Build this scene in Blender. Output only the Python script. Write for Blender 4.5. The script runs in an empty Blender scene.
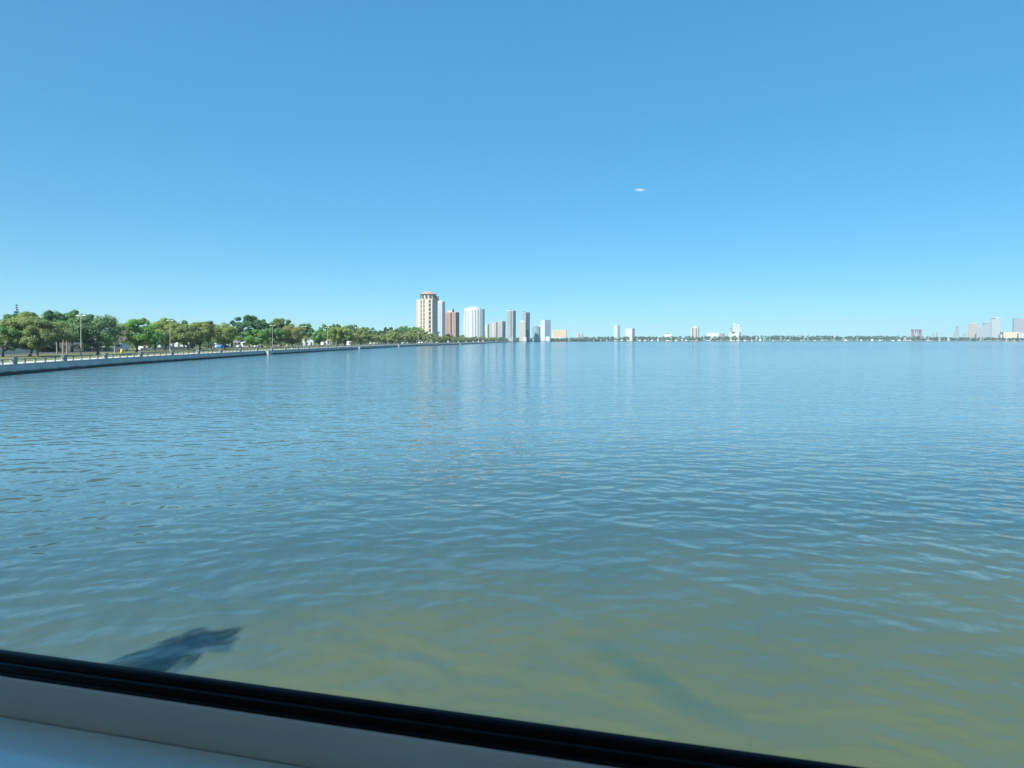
import bpy, math, random
import numpy as np
from mathutils import Vector, Matrix

random.seed(7)
RNG = np.random.default_rng(7)
R = math.radians
EYE, F, HZ, CX = 6.0, 600.0, 340.0, 512.0     # eye height, focal length in px, horizon row
ZG = 1.7                                       # land height above the water
scn = bpy.context.scene
COL = scn.collection

# ------------------------------------------------------------------ helpers
def P(px, d): return (px - CX) / F * d
def HT(y, d): return EYE + (HZ - y) / F * d     # height above water of something seen at row y

class MB:
    """collects faces; build() links them as ONE mesh object"""
    def __init__(s): s.v, s.f, s.uv, s.sm = [], [], [], []
    def face(s, pts, uvs=None, smooth=False):
        i = len(s.v); s.v += [tuple(p) for p in pts]; s.f.append(tuple(range(i, i + len(pts))))
        s.uv.append(uvs or [(0, 0)] * len(pts)); s.sm.append(smooth)
    def box(s, x0, x1, y0, y1, z0, z1, M=None):
        c = [Vector(p) for p in ((x0,y0,z0),(x1,y0,z0),(x1,y1,z0),(x0,y1,z0),(x0,y0,z1),(x1,y0,z1),(x1,y1,z1),(x0,y1,z1))]
        if M is not None: c = [M @ p for p in c]
        w, d, h = x1-x0, y1-y0, z1-z0
        for q, (a, b) in (((0,1,5,4),(w,h)),((1,2,6,5),(d,h)),((2,3,7,6),(w,h)),((3,0,4,7),(d,h)),((4,5,6,7),(0,0)),((3,2,1,0),(0,0))):
            s.face([c[k] for k in q], [(0,0),(a,0),(a,b),(0,b)])
    def prism(s, poly, z0, z1, cap=True, smooth=False):
        n = len(poly); u = 0
        for i in range(n):
            a, b = poly[i], poly[(i+1) % n]; L = math.hypot(b[0]-a[0], b[1]-a[1])
            s.face([(a[0],a[1],z0),(b[0],b[1],z0),(b[0],b[1],z1),(a[0],a[1],z1)], [(u,0),(u+L,0),(u+L,z1-z0),(u,z1-z0)], smooth)
            u += L
        if cap:
            s.face([(p[0],p[1],z1) for p in poly]); s.face([(p[0],p[1],z0) for p in reversed(poly)])
    def taper(s, poly, z0, poly2, z1):
        n = len(poly)
        for i in range(n):
            j = (i+1) % n
            s.face([(*poly[i],z0),(*poly[j],z0),(*poly2[j],z1),(*poly2[i],z1)])
        s.face([(*p,z1) for p in poly2]); s.face([(*p,z0) for p in reversed(poly)])
    def tube(s, pts, rad, n=8, smooth=True, cap=True):
        pts = [Vector(p) for p in pts]; rings = []
        for i, p in enumerate(pts):
            t = (pts[min(i+1, len(pts)-1)] - pts[max(i-1, 0)]).normalized()
            a = t.cross(Vector((0,0,1)) if abs(t.z) < .95 else Vector((1,0,0))).normalized(); b = t.cross(a)
            rings.append([p + (a*math.cos(k/n*math.tau) + b*math.sin(k/n*math.tau)) * rad[i] for k in range(n)])
        for i in range(len(rings)-1):
            for k in range(n):
                m = (k+1) % n
                s.face([rings[i][k], rings[i+1][k], rings[i+1][m], rings[i][m]], None, smooth)
        if cap: s.face(rings[0]); s.face(list(reversed(rings[-1])))
    def build(s, name, mat, parent=None, weld=False):
        me = bpy.data.meshes.new(name); me.from_pydata(s.v, [], s.f)
        uvl = me.uv_layers.new(name='UVMap')
        uvl.data.foreach_set('uv', [c for f in s.uv for p in f for c in p])
        me.polygons.foreach_set('use_smooth', s.sm)
        me.materials.append(mat)
        if weld:
            import bmesh
            bm = bmesh.new(); bm.from_mesh(me); bmesh.ops.remove_doubles(bm, verts=bm.verts, dist=1e-4); bm.to_mesh(me); bm.free()
        me.update()
        o = bpy.data.objects.new(name, me); COL.objects.link(o)
        if parent: o.parent = parent
        return o

def tag(o, label=None, cat=None, group=None, kind=None):
    for k, v in (('label', label), ('category', cat), ('group', group), ('kind', kind)):
        if v: o[k] = v
    return o
def empty(name, loc=(0,0,0), rz=0):
    o = bpy.data.objects.new(name, None); COL.objects.link(o); o.location = loc; o.rotation_euler = (0,0,rz); o.empty_display_size = .2
    return o
def kids(o): return [c for c in bpy.data.objects if c.parent == o]
KIDS = {}
def copy_tree(o, loc, rz=0, sc=(1,1,1)):
    c = o.copy(); COL.objects.link(c); c.location = loc; c.rotation_euler = (0,0,rz); c.scale = sc
    for k in ('label','group'):
        if k in c: del c[k]
    new = []
    for ch in KIDS[o.name]:
        d = ch.copy(); COL.objects.link(d); d.parent = c; new.append(d)
        for g in KIDS.get(ch.name, []):
            e = g.copy(); COL.objects.link(e); e.parent = d
    return c, new
ORD = ['first','second','third','fourth','fifth','sixth','seventh','eighth','ninth','tenth','eleventh','twelfth','thirteenth','fourteenth',
 'fifteenth','sixteenth','seventeenth','eighteenth','nineteenth','twentieth']
TENS = {20:'twenty',30:'thirty',40:'forty',50:'fifty',60:'sixty',70:'seventy'}
def ordinal(i):
    if i < 20: return ORD[i]
    n = i + 1; t, u = n // 10 * 10, n % 10
    return (TENS[t] + '-' + ORD[u-1]) if u else TENS[t][:-1] + 'ieth'

# ------------------------------------------------------------------ materials
def new_mat(name):
    m = bpy.data.materials.new(name); m.use_nodes = True
    nt = m.node_tree; b = nt.nodes['Principled BSDF']; return m, nt, b
def N(nt, t, **kw):
    n = nt.nodes.new(t)
    for k, v in kw.items(): setattr(n, k, v)
    return n
def Lk(nt, a, b): nt.links.new(a, b)
def math_n(nt, op, a, b=None, c=None):
    n = N(nt, 'ShaderNodeMath', operation=op)
    for i, x in enumerate((a, b, c)):
        if x is None: continue
        if isinstance(x, (int, float)): n.inputs[i].default_value = x
        else: Lk(nt, x, n.inputs[i])
    return n.outputs[0]
def mixc(nt, fac, a, b, blend='MIX'):
    n = N(nt, 'ShaderNodeMix', data_type='RGBA', blend_type=blend)
    for k, x in ((0, fac), (6, a), (7, b)):
        if isinstance(x, (int, float)): n.inputs[k].default_value = x
        elif isinstance(x, tuple): n.inputs[k].default_value = (*x, 1)
        else: Lk(nt, x, n.inputs[k])
    return n.outputs[2]
def noise(nt, scale, detail=3, vec=None, rough=.5):
    n = N(nt, 'ShaderNodeTexNoise'); n.inputs['Scale'].default_value = scale; n.inputs['Detail'].default_value = detail
    n.inputs['Roughness'].default_value = rough
    if vec is not None: Lk(nt, vec, n.inputs['Vector'])
    return n
def ramp(nt, x, lo, hi):
    n = N(nt, 'ShaderNodeMapRange'); n.interpolation_type = 'SMOOTHSTEP'
    n.inputs[1].default_value = lo; n.inputs[2].default_value = hi
    Lk(nt, x, n.inputs[0]); return n.outputs[0]
MC = {}
def plain(name, col, rough=.7, var=.18, scale=1.5, metal=0, objcolor=False, bump=0):
    """a solid colour with worn, uneven tone"""
    if name in MC: return MC[name]
    m, nt, b = new_mat(name)
    geo = N(nt, 'ShaderNodeNewGeometry')
    nz = noise(nt, scale, 4, geo.outputs['Position'])
    f = ramp(nt, nz.outputs['Fac'], .3, .7)
    base = col
    if objcolor:
        oi = N(nt, 'ShaderNodeObjectInfo'); base = oi.outputs['Color']
    dark = mixc(nt, 1.0, base, (1-var,)*3, 'MULTIPLY') if objcolor else tuple(c*(1-var) for c in col)
    Lk(nt, mixc(nt, f, dark, base), b.inputs['Base Color'])
    b.inputs['Roughness'].default_value = rough; b.inputs['Metallic'].default_value = metal
    if bump:
        bp = N(nt, 'ShaderNodeBump'); bp.inputs['Strength'].default_value = bump; Lk(nt, nz.outputs['Fac'], bp.inputs['Height']); Lk(nt, bp.outputs[0], b.inputs['Normal'])
    MC[name] = m; return m
def facade(wall, win, floor=3.3, bay=3.6, fu=(.2,.8), fv=(.3,.8), rough=.7):
    """wall with a grid of window openings laid out in metres on each face"""
    key = ('facade', wall, win, floor, bay, fu, fv)
    if key in MC: return MC[key]
    m, nt, b = new_mat('facade')
    uv = N(nt, 'ShaderNodeUVMap'); sp = N(nt, 'ShaderNodeSeparateXYZ'); Lk(nt, uv.outputs[0], sp.inputs[0])
    def inside(x, period, lo, hi):
        q = math_n(nt, 'FRACT', math_n(nt, 'DIVIDE', x, period))
        return math_n(nt, 'MULTIPLY', math_n(nt, 'GREATER_THAN', q, lo), math_n(nt, 'LESS_THAN', q, hi))
    mask = math_n(nt, 'MULTIPLY', inside(sp.outputs[0], bay, *fu), inside(sp.outputs[1], floor, *fv))
    geo = N(nt, 'ShaderNodeNewGeometry')
    nz = noise(nt, .06, 3, geo.outputs['Position'])
    w = mixc(nt, nz.outputs['Fac'], tuple(c*.70 for c in wall), tuple(c*.86 for c in wall))
    Lk(nt, mixc(nt, mask, w, win), b.inputs['Base Color'])
    Lk(nt, math_n(nt, 'MULTIPLY_ADD', mask, -.5, rough), b.inputs['Roughness'])
    MC[key] = m; return m
def leaf_mat(name):
    m, nt, b = new_mat(name)
    nt.nodes.remove(b); out = nt.nodes['Material Output']
    oi = N(nt, 'ShaderNodeObjectInfo'); geo = N(nt, 'ShaderNodeNewGeometry')
    tc = N(nt, 'ShaderNodeTexCoord')
    rnd = geo.outputs['Random Per Island']
    nz = noise(nt, .28, 3, tc.outputs['Object'])
    hs = N(nt, 'ShaderNodeHueSaturation')
    Lk(nt, math_n(nt, 'MULTIPLY_ADD', nz.outputs['Fac'], .10, .45), hs.inputs['Hue'])
    Lk(nt, math_n(nt, 'MULTIPLY_ADD', rnd, .4, .95), hs.inputs['Value'])
    Lk(nt, oi.outputs['Color'], hs.inputs['Color'])
    c = hs.outputs[0]
    d = N(nt, 'ShaderNodeBsdfDiffuse'); t = N(nt, 'ShaderNodeBsdfTranslucent'); g = N(nt, 'ShaderNodeBsdfGlossy')
    g.inputs['Roughness'].default_value = .45; g.inputs['Color'].default_value = (.9,.95,1,1)
    Lk(nt, c, d.inputs[0]); Lk(nt, mixc(nt, 1.0, c, (1.1,1.15,.6), 'MULTIPLY'), t.inputs[0])
    m1 = N(nt, 'ShaderNodeMixShader'); m1.inputs[0].default_value = .55; Lk(nt, d.outputs[0], m1.inputs[1]); Lk(nt, t.outputs[0], m1.inputs[2])
    m2 = N(nt, 'ShaderNodeMixShader'); m2.inputs[0].default_value = .015; Lk(nt, m1.outputs[0], m2.inputs[1]); Lk(nt, g.outputs[0], m2.inputs[2])
    Lk(nt, m2.outputs[0], out.inputs[0]); return m
LEAF = leaf_mat('leaves'); BARK = plain('bark', (.13,.105,.085), .9, .4, 4)
PALEBARK = plain('pale_bark', (.3,.27,.23), .9, .35, 4)

# ------------------------------------------------------------------ shoreline
CTRL = [(3000,4.6),(600,4.6),(0,4.6),(-45,4.9),(-62,17),(-72,45),(-80,72),(-86,100),(-90.2,122),(-94,150),(-97.3,205),(-99.5,260),(-101,365),(-98.5,540),
        (-88,660),(-68,800),(-47,1040),(-27,1380),(8,1800),(62,2080),(184,2320),(441,2490),(988,2640),(1681,2690),(2133,2640),(3400,2350),(7000,900)]
def smooth_path(c, step):
    out = []
    for i in range(len(c)-1):
        p0, p1, p2, p3 = (Vector((*c[max(0,min(len(c)-1,k))], 0)) for k in (i-1, i, i+1, i+2))
        L = (p2-p1).length; n = max(2, int(L/step))
        # centripetal-ish tangents, limited by the shorter neighbour so that the line never loops
        m1 = (p2-p0).normalized()*min(L, (p1-p0).length*1.5 if i else L); m2 = (p3-p1).normalized()*min(L, (p3-p2).length*1.5 if i < len(c)-2 else L)
        for k in range(n):
            t = k/n
            out.append((2*t**3-3*t**2+1)*p1 + (t**3-2*t**2+t)*m1 + (-2*t**3+3*t**2)*p2 + (t**3-t**2)*m2)
    out.append(Vector((*c[-1],0))); return out
SH = smooth_path(CTRL, 6)
NRM = []
for i in range(len(SH)):
    t = (SH[min(i+1,len(SH)-1)] - SH[max(i-1,0)]).normalized(); NRM.append(Vector((-t.y, t.x, 0)))
ARC = [0.0]
for i in range(1, len(SH)): ARC.append(ARC[-1] + (SH[i]-SH[i-1]).length)
I0 = next(i for i, p in enumerate(SH) if p.x < -79 and p.y > 70)      # where the promenade starts
IEND = next(i for i, p in enumerate(SH) if p.y > 1800)
def off(i, o): return SH[i] + NRM[i]*o
def at_arc(a, o):
    i = int(np.searchsorted(ARC, a)) ; i = max(1, min(i, len(SH)-1)); k = (a-ARC[i-1])/(ARC[i]-ARC[i-1])
    p = SH[i-1].lerp(SH[i], k); n = NRM[i-1].lerp(NRM[i], k).normalized(); return p + n*o, n
def at_px(px, o):
    """the point o metres inland of the shore that the photo shows at column px"""
    last = None
    for i in range(I0, len(SH)-1):
        p = off(i, o)
        if p.y < 60: continue
        c = CX + F*p.x/p.y
        if last is not None and (last[0]-px)*(c-px) <= 0:
            k = (px-last[0])/((c-last[0]) or 1); q = last[1].lerp(p, k); return q, math.atan2(-NRM[i].x, NRM[i].y)
        last = (c, p)
    raise ValueError('no crossing for px %s off %s' % (px, o))
def ribbon(name, o0, o1, z, mat, ia=0, ib=None, kind='structure', skirt=None):
    mb = MB(); ib = ib or len(SH)-1
    for i in range(ia, ib):
        a, b, c, d = off(i,o0), off(i+1,o0), off(i+1,o1), off(i,o1)
        mb.face([(a.x,a.y,z),(b.x,b.y,z),(c.x,c.y,z),(d.x,d.y,z)], [(ARC[i],0),(ARC[i+1],0),(ARC[i+1],o1-o0),(ARC[i],o1-o0)])
        if skirt is not None:
            for (s, e, flip) in ((a,b,1),(d,c,0)):
                q = [(s.x,s.y,skirt),(e.x,e.y,skirt),(e.x,e.y,z),(s.x,s.y,z)]
                mb.face(q if flip else q[::-1])
    o = mb.build(name, mat); tag(o, kind=kind); return o

# ground: grass with dry patches; far land reads darker with scrub
def ground_mat():
    m, nt, b = new_mat('ground_grass')
    geo = N(nt, 'ShaderNodeNewGeometry')
    n1 = noise(nt, .07, 5, geo.outputs['Position'], .65); n2 = noise(nt, 2.2, 4, geo.outputs['Position'], .7)
    c = mixc(nt, ramp(nt, n1.outputs['Fac'], .35, .65), (.075,.11,.028), (.20,.17,.06))
    c = mixc(nt, ramp(nt, n2.outputs['Fac'], .3, .75), c, mixc(nt, 1.0, c, (.62,.7,.6), 'MULTIPLY'))
    Lk(nt, c, b.inputs['Base Color']); b.inputs['Roughness'].default_value = .95; return m
GROUND = ground_mat()
ground = ribbon('ground', 0.0, 30000, ZG, GROUND, skirt=-1.5)
CONC = plain('sidewalk_concrete', (.50,.465,.42), .85, .22, .8)
ribbon('sidewalk', 1.0, 7.0, ZG+.012, CONC, I0, IEND)
ASPH = plain('asphalt', (.055,.055,.058), .9, .3, .6)
ribbon('road', 46, 60, ZG+.004, ASPH, I0, IEND)
KERB = plain('kerb_concrete', (.45,.43,.4), .85, .2, 1)
ribbon('kerb', 45.6, 46, ZG+.13, KERB, I0, IEND, skirt=ZG-.2)
ribbon('kerb', 60, 60.4, ZG+.13, KERB, I0, IEND, skirt=ZG-.2)
PAINT = plain('road_paint', (.75,.74,.68), .7, .2, 3); YPAINT = plain('road_paint_yellow', (.7,.5,.08), .7, .2, 3)
ribbon('road_line', 52.8, 52.95, ZG+.008, YPAINT, I0, IEND); ribbon('road_line', 53.15, 53.3, ZG+.008, YPAINT, I0, IEND)
ribbon('road_line', 46.5, 46.65, ZG+.008, PAINT, I0, IEND); ribbon('road_line', 59.3, 59.45, ZG+.008, PAINT, I0, IEND)

# ------------------------------------------------------------------ water
def water_mat():
    m, nt, b = new_mat('water')
    geo = N(nt, 'ShaderNodeNewGeometry'); pos = geo.outputs['Position']
    sp = N(nt, 'ShaderNodeSeparateXYZ'); Lk(nt, pos, sp.inputs[0])
    # body colour: silty olive shallows along the near bulkhead, deeper and bluer farther out
    nb = noise(nt, .09, 4, pos, .6)
    dist = math_n(nt, 'ADD', sp.outputs[1], math_n(nt, 'MULTIPLY_ADD', nb.outputs['Fac'], 12, -6))
    dist = math_n(nt, 'ADD', dist, math_n(nt, 'MULTIPLY', math_n(nt, 'MAXIMUM', math_n(nt, 'MULTIPLY', sp.outputs[0], -1), 0), .45))
    shallow = mixc(nt, ramp(nt, nb.outputs['Fac'], .35, .65), (.084,.097,.050), (.067,.087,.052))
    c = mixc(nt, ramp(nt, dist, 8, 21), shallow, mixc(nt, ramp(nt, dist, 120, 420), mixc(nt, ramp(nt, dist, 17, 46), (.038,.076,.085), (.092,.175,.215)), (.050,.108,.145)))
    # a patch of sea grass on the bottom under the shallows
    mp = N(nt, 'ShaderNodeMapping'); mp.vector_type = 'TEXTURE'
    mp.inputs['Location'].default_value = (2.5,10.6,0); mp.inputs['Rotation'].default_value = (0,0,R(-53)); mp.inputs['Scale'].default_value = (1.7,.42,1)
    n3 = noise(nt, .9, 3, pos); va = N(nt, 'ShaderNodeVectorMath', operation='MULTIPLY_ADD')
    Lk(nt, n3.outputs['Color'], va.inputs[0]); va.inputs[1].default_value = (.9,.9,0); Lk(nt, pos, va.inputs[2])
    vb = N(nt, 'ShaderNodeVectorMath', operation='SUBTRACT'); Lk(nt, va.outputs[0], vb.inputs[0]); vb.inputs[1].default_value = (.45,.45,0)
    Lk(nt, vb.outputs[0], mp.inputs['Vector'])
    ln = N(nt, 'ShaderNodeVectorMath', operation='LENGTH'); Lk(nt, mp.outputs[0], ln.inputs[0])
    pm = math_n(nt, 'MULTIPLY', ramp(nt, ln.outputs['Value'], 1.25, .3), .6)
    c = mixc(nt, pm, c, (.035,.075,.062))
    Lk(nt, c, b.inputs['Base Color'])
    b.inputs['IOR'].default_value = 1.333
    # ripples: true slopes of a height field, by finite differences (eps fixed in metres)
    def height(vec):
        tot = None
        for (ang, sx, sy, sc, amp, det, w) in ((4, .72, 1.0, .6, .062, 0, .4), (-28, .75, 1.0, 1.25, .062, 1, .4), (33, .75, 1.0, 1.9, .040, 1, .4), (-8, .8, 1.0, 4.0, .011, 1, .3), (10, .6, 1.0, .2, .18, 0, .3)):
            mpn = N(nt, 'ShaderNodeMapping'); mpn.inputs['Rotation'].default_value = (0,0,R(ang)); mpn.inputs['Scale'].default_value = (sx*sc, sy*sc, 1)
            Lk(nt, vec, mpn.inputs['Vector'])
            n = noise(nt, 1.0, det, mpn.outputs[0], .45); n.inputs['Distortion'].default_value = w
            h = math_n(nt, 'MULTIPLY', n.outputs['Fac'], amp)
            tot = h if tot is None else math_n(nt, 'ADD', tot, h)
        for (ang, L, amp, pn) in ((6, 2.2, .013, .22), (-21, 1.4, .0108, .33), (27, 1.1, .0090, .42), (-6, .75, .0056, .6)):
            ph = noise(nt, pn, 1, vec); dt = N(nt, 'ShaderNodeVectorMath', operation='DOT_PRODUCT'); Lk(nt, vec, dt.inputs[0])
            kk = math.tau/L; dt.inputs[1].default_value = (math.sin(R(ang))*kk, math.cos(R(ang))*kk, 0)
            sn = math_n(nt, 'SINE', math_n(nt, 'MULTIPLY_ADD', ph.outputs['Fac'], 15, dt.outputs['Value']))
            tot = math_n(nt, 'MULTIPLY_ADD', sn, amp, tot)
        return tot
    E = .03
    def shifted(dx, dy):
        v = N(nt, 'ShaderNodeVectorMath', operation='ADD'); Lk(nt, pos, v.inputs[0]); v.inputs[1].default_value = (dx,dy,0); return v.outputs[0]
    h0, hx, hy = height(pos), height(shifted(E,0)), height(shifted(0,E))
    # wind patches, and one long darker cat's-paw far out
    wv = N(nt, 'ShaderNodeMapping'); wv.inputs['Scale'].default_value = (.25,1,1); Lk(nt, pos, wv.inputs['Vector'])
    wn = noise(nt, .012, 3, wv.outputs[0])
    gust = math_n(nt, 'MULTIPLY_ADD', wn.outputs['Fac'], .8, .95)
    yy = math_n(nt, 'ADD', sp.outputs[1], math_n(nt, 'MULTIPLY_ADD', noise(nt, .004, 3, pos).outputs['Fac'], 160, -80))
    band = math_n(nt, 'MULTIPLY', math_n(nt, 'MULTIPLY', ramp(nt, yy, 430, 500), ramp(nt, yy, 640, 560)), ramp(nt, sp.outputs[0], 20, 160))
    k = math_n(nt, 'ADD', gust, math_n(nt, 'MULTIPLY', band, 1.3))
    k = math_n(nt, 'DIVIDE', k, E)
    sx_ = math_n(nt, 'MULTIPLY', math_n(nt, 'SUBTRACT', h0, hx), k); sy_ = math_n(nt, 'MULTIPLY', math_n(nt, 'SUBTRACT', h0, hy), k)
    # short steep ripples break and round off: no slope above about six degrees
    soft = lambda v: math_n(nt, 'DIVIDE', v, math_n(nt, 'SQRT', math_n(nt, 'MULTIPLY_ADD', v, math_n(nt, 'MULTIPLY', v, 1/.13**2), 1.0)))
    sx_, sy_ = soft(sx_), soft(sy_)
    cb = N(nt, 'ShaderNodeCombineXYZ'); Lk(nt, sx_, cb.inputs[0]); Lk(nt, sy_, cb.inputs[1]); cb.inputs[2].default_value = 1
    nm = N(nt, 'ShaderNodeVectorMath', operation='NORMALIZE'); Lk(nt, cb.outputs[0], nm.inputs[0])
    Lk(nt, nm.outputs[0], b.inputs['Normal'])
    b.inputs['Roughness'].default_value = .10
    return m
mb = MB(); S = 45000
mb.face([(-S,-S,0),(S,-S,0),(S,S,0),(-S,S,0)])
tag(mb.build('water', water_mat()), kind='structure')

# ------------------------------------------------------------------ seawall with balustrade
def seawall():
    m, nt, b = new_mat('seawall_concrete')
    geo = N(nt, 'ShaderNodeNewGeometry'); sp = N(nt, 'ShaderNodeSeparateXYZ'); Lk(nt, geo.outputs['Position'], sp.inputs[0])
    n1 = noise(nt, .5, 5, geo.outputs['Position'], .65)
    z = math_n(nt, 'ADD', sp.outputs[2], math_n(nt, 'MULTIPLY_ADD', n1.outputs['Fac'], .5, -.25))
    c = mixc(nt, ramp(nt, z, .35, .75), (.035,.04,.035), mixc(nt, ramp(nt, n1.outputs['Fac'], .3, .7), (.42,.41,.385), (.56,.545,.515)))
    Lk(nt, c, b.inputs['Base Color']); b.inputs['Roughness'].default_value = .85
    cap = plain('balustrade_concrete', (.5,.48,.45), .8, .25, 1.2); post = plain('shade_grey_post', (.29,.29,.285), .85, .3, 1.2)  # posts, pillars and rail darkened in colour to carry their shaded side
    root = empty('seawall', SH[I0]); tag(root, 'long pale concrete seawall with open balustrade curving along left shore', 'seawall')
    rl = -SH[I0]
    def rib(name, o0, o1, z0, z1, mat, ia=I0, ib=IEND):
        mb = MB()
        for i in range(ia, ib):
            a, b_, c_, d = (off(i,o0)+rl, off(i+1,o0)+rl, off(i+1,o1)+rl, off(i,o1)+rl)
            A = [(p.x,p.y,z0) for p in (a,b_,c_,d)]; B = [(p.x,p.y,z1) for p in (a,b_,c_,d)]
            mb.face(B); mb.face([A[0],A[1],B[1],B[0]]); mb.face([A[2],A[3],B[3],B[2]])
            if i == ia: mb.face([A[3],A[0],B[0],B[3]])
            if i == ib-1: mb.face([A[1],A[2],B[2],B[1]])
        return mb.build(name, mat, root)
    rib('wall', -.25, .35, -1.2, ZG-.05, m); rib('coping', -.4, .5, ZG-.05, ZG+.12, cap)
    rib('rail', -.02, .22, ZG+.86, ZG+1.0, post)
    a0, a1 = ARC[I0], ARC[IEND]; rest = MB(); k = 0; a = a0 + 1.6; cnt = 0
    shared = {}
    start = ARC[next(i for i, p in enumerate(SH) if p.x < -80 and p.y > 96)]
    while a < a1:
        p, n = at_arc(a, .1); wide = k % 5 == 0
        if wide: bx = (-.55,.55,-.32,.32,0,1.12)
        else: bx = (-.17,.17,-.13,.13,0,.74)
        ang = math.atan2(n.y, n.x) - math.pi/2
        M = Matrix.Translation((p+rl) + Vector((0,0,ZG+.12))) @ Matrix.Rotation(ang, 4, 'Z')
        if a >= start - 2 and cnt < 198:
            key = wide
            nm = 'pillar' if wide else 'post'
            if key not in shared:
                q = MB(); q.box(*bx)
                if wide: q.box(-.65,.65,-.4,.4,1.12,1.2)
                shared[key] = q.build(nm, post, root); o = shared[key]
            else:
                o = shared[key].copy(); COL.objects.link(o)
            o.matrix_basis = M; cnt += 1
            if sum(1 for _ in ()) : pass
            POSTS[nm] += 1
        else:
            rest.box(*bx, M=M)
        if POSTS['post'] >= 99: cnt = 999
        k += 1; a += 3.2
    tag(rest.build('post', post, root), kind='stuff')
    return cap
POSTS = {'post':0,'pillar':0}
CAP = seawall()
# stairs down to the water, jutting from the seawall
for q, (px, lab) in enumerate(((264,'pale concrete steps down to the water, nearest of four flights on seawall'),(357,'second pale flight of steps jutting from the seawall'),
                   (397,'third pale flight of water steps, where the seawall starts to bend'),(459,'farthest small flight of steps on the seawall, below the brick tower'))):
    p, _ = at_px(px, 0); i = min(range(len(SH)), key=lambda k: (SH[k]-p).length); n = NRM[i]; t = Vector((n.y,-n.x,0))
    root = empty('water_steps', (p.x,p.y,0), math.atan2(t.y,t.x)); tag(root, lab, 'steps', 'flights of steps on the seawall')
    mb = MB(); nst = 9; L = 4.5
    for k in range(nst): mb.box(k*L/nst, (k+1)*L/nst, -1.5, -.28, -1, ZG-.1-k*.19)
    mb.build('flight', plain('step_concrete', (.40,.39,.36), .8, .2, 1), root)
    mb = MB(); mb.box(0, L, -1.72, -1.52, -1, ZG-.25); mb.build('side_wall', CAP, root)

# ------------------------------------------------------------------ trees
def leaf_cloud(centers, radii, n, size, rng, squash=.75, up=.8, shell=.45):
    """n leaf faces spread through clumps, mostly near each clump's outside"""
    centers = np.array(centers); radii = np.array(radii)
    w = radii**2; w = w/w.sum(); idx = rng.choice(len(centers), n, p=w)
    d = rng.normal(size=(n,3)); d /= np.linalg.norm(d, axis=1)[:,None]
    r = radii[idx] * (shell + (1-shell)*rng.random(n)**.6) * (rng.random(n)**.15)
    r = r * np.where(rng.random(n) < .16, 1.0 + .55*rng.random(n), 1.0)
    pos = centers[idx] + d * r[:,None] * np.array([1,1,squash])
    nrm = d + rng.normal(size=(n,3))*.5 + np.array([0,0,up]); nrm /= np.linalg.norm(nrm, axis=1)[:,None]
    t = np.cross(nrm, rng.normal(size=(n,3))); t /= np.linalg.norm(t, axis=1)[:,None]; b = np.cross(nrm, t)
    s = size * (.55 + .9*rng.random(n))[:,None]
    asp = (.5+.4*rng.random(n))[:,None]
    V = np.stack([pos - t*s, pos + b*s*asp - t*s*.1, pos + t*s, pos - b*s*asp + t*s*.1], axis=1).reshape(-1,3)
    return V
def mesh_from_quads(name, V, mat):
    n = len(V)//4; me = bpy.data.meshes.new(name)
    me.vertices.add(len(V)); me.vertices.foreach_set('co', V.astype(np.float32).ravel())
    me.loops.add(len(V)); me.loops.foreach_set('vertex_index', np.arange(len(V), dtype=np.int32))
    me.polygons.add(n); me.polygons.foreach_set('loop_start', np.arange(0, len(V), 4, dtype=np.int32))
    me.update(calc_edges=True); me.materials.append(mat); return me
def proto_tree(name, seed, H=12, W=6.5, trunk=2.6, clumps=42, n=5200, size=.3, bark=BARK, top=1.0, gap=0.0, lean=0):
    """oak-like: short trunk, spreading limbs, clumped crown. Built at the origin, unit metres."""
    rng = np.random.default_rng(seed)
    root = empty(name); tag(root, cat='tree')
    cc, cr = [], []; zc = trunk + (H-trunk)*.45
    while len(cc) < clumps:
        u = rng.normal(size=3); u /= np.linalg.norm(u); u[2] = u[2]*.9+.12
        rad = .55 + .42*rng.random()
        p = np.array([u[0]*W*rad*(1+.25*rng.normal()*.6), u[1]*W*rad, zc + u[2]*(H-trunk)*.5*rad*top])
        if p[2] < trunk*.85: continue
        cc.append(p); cr.append((.13+.12*rng.random())*W*1.15)
    V = leaf_cloud(cc, cr, n, size, rng)
    me = mesh_from_quads('crown', V, LEAF); cr_o = bpy.data.objects.new('crown', me); COL.objects.link(cr_o); cr_o.parent = root
    mb = MB(); r0 = .028*H + .05
    k = Vector((lean, lean*.3, trunk))
    mb.tube([(0,0,-.3),(0,0,.35),k*.55,k], [r0*1.5,r0*1.05,r0*.85,r0*.8], 9)
    order = rng.permutation(len(cc))[:max(7, clumps//5)]
    for j in order:
        e = Vector(cc[j]); m_ = k.lerp(e, .5) + Vector((rng.normal()*.4, rng.normal()*.4, .35))
        mb.tube([k - Vector((0,0,.25)), m_, e], [r0*.5, r0*.3, r0*.08], 6)
    tr = mb.build('trunk', bark, root)
    KIDS[root.name] = [cr_o, tr]
    return root
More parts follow.
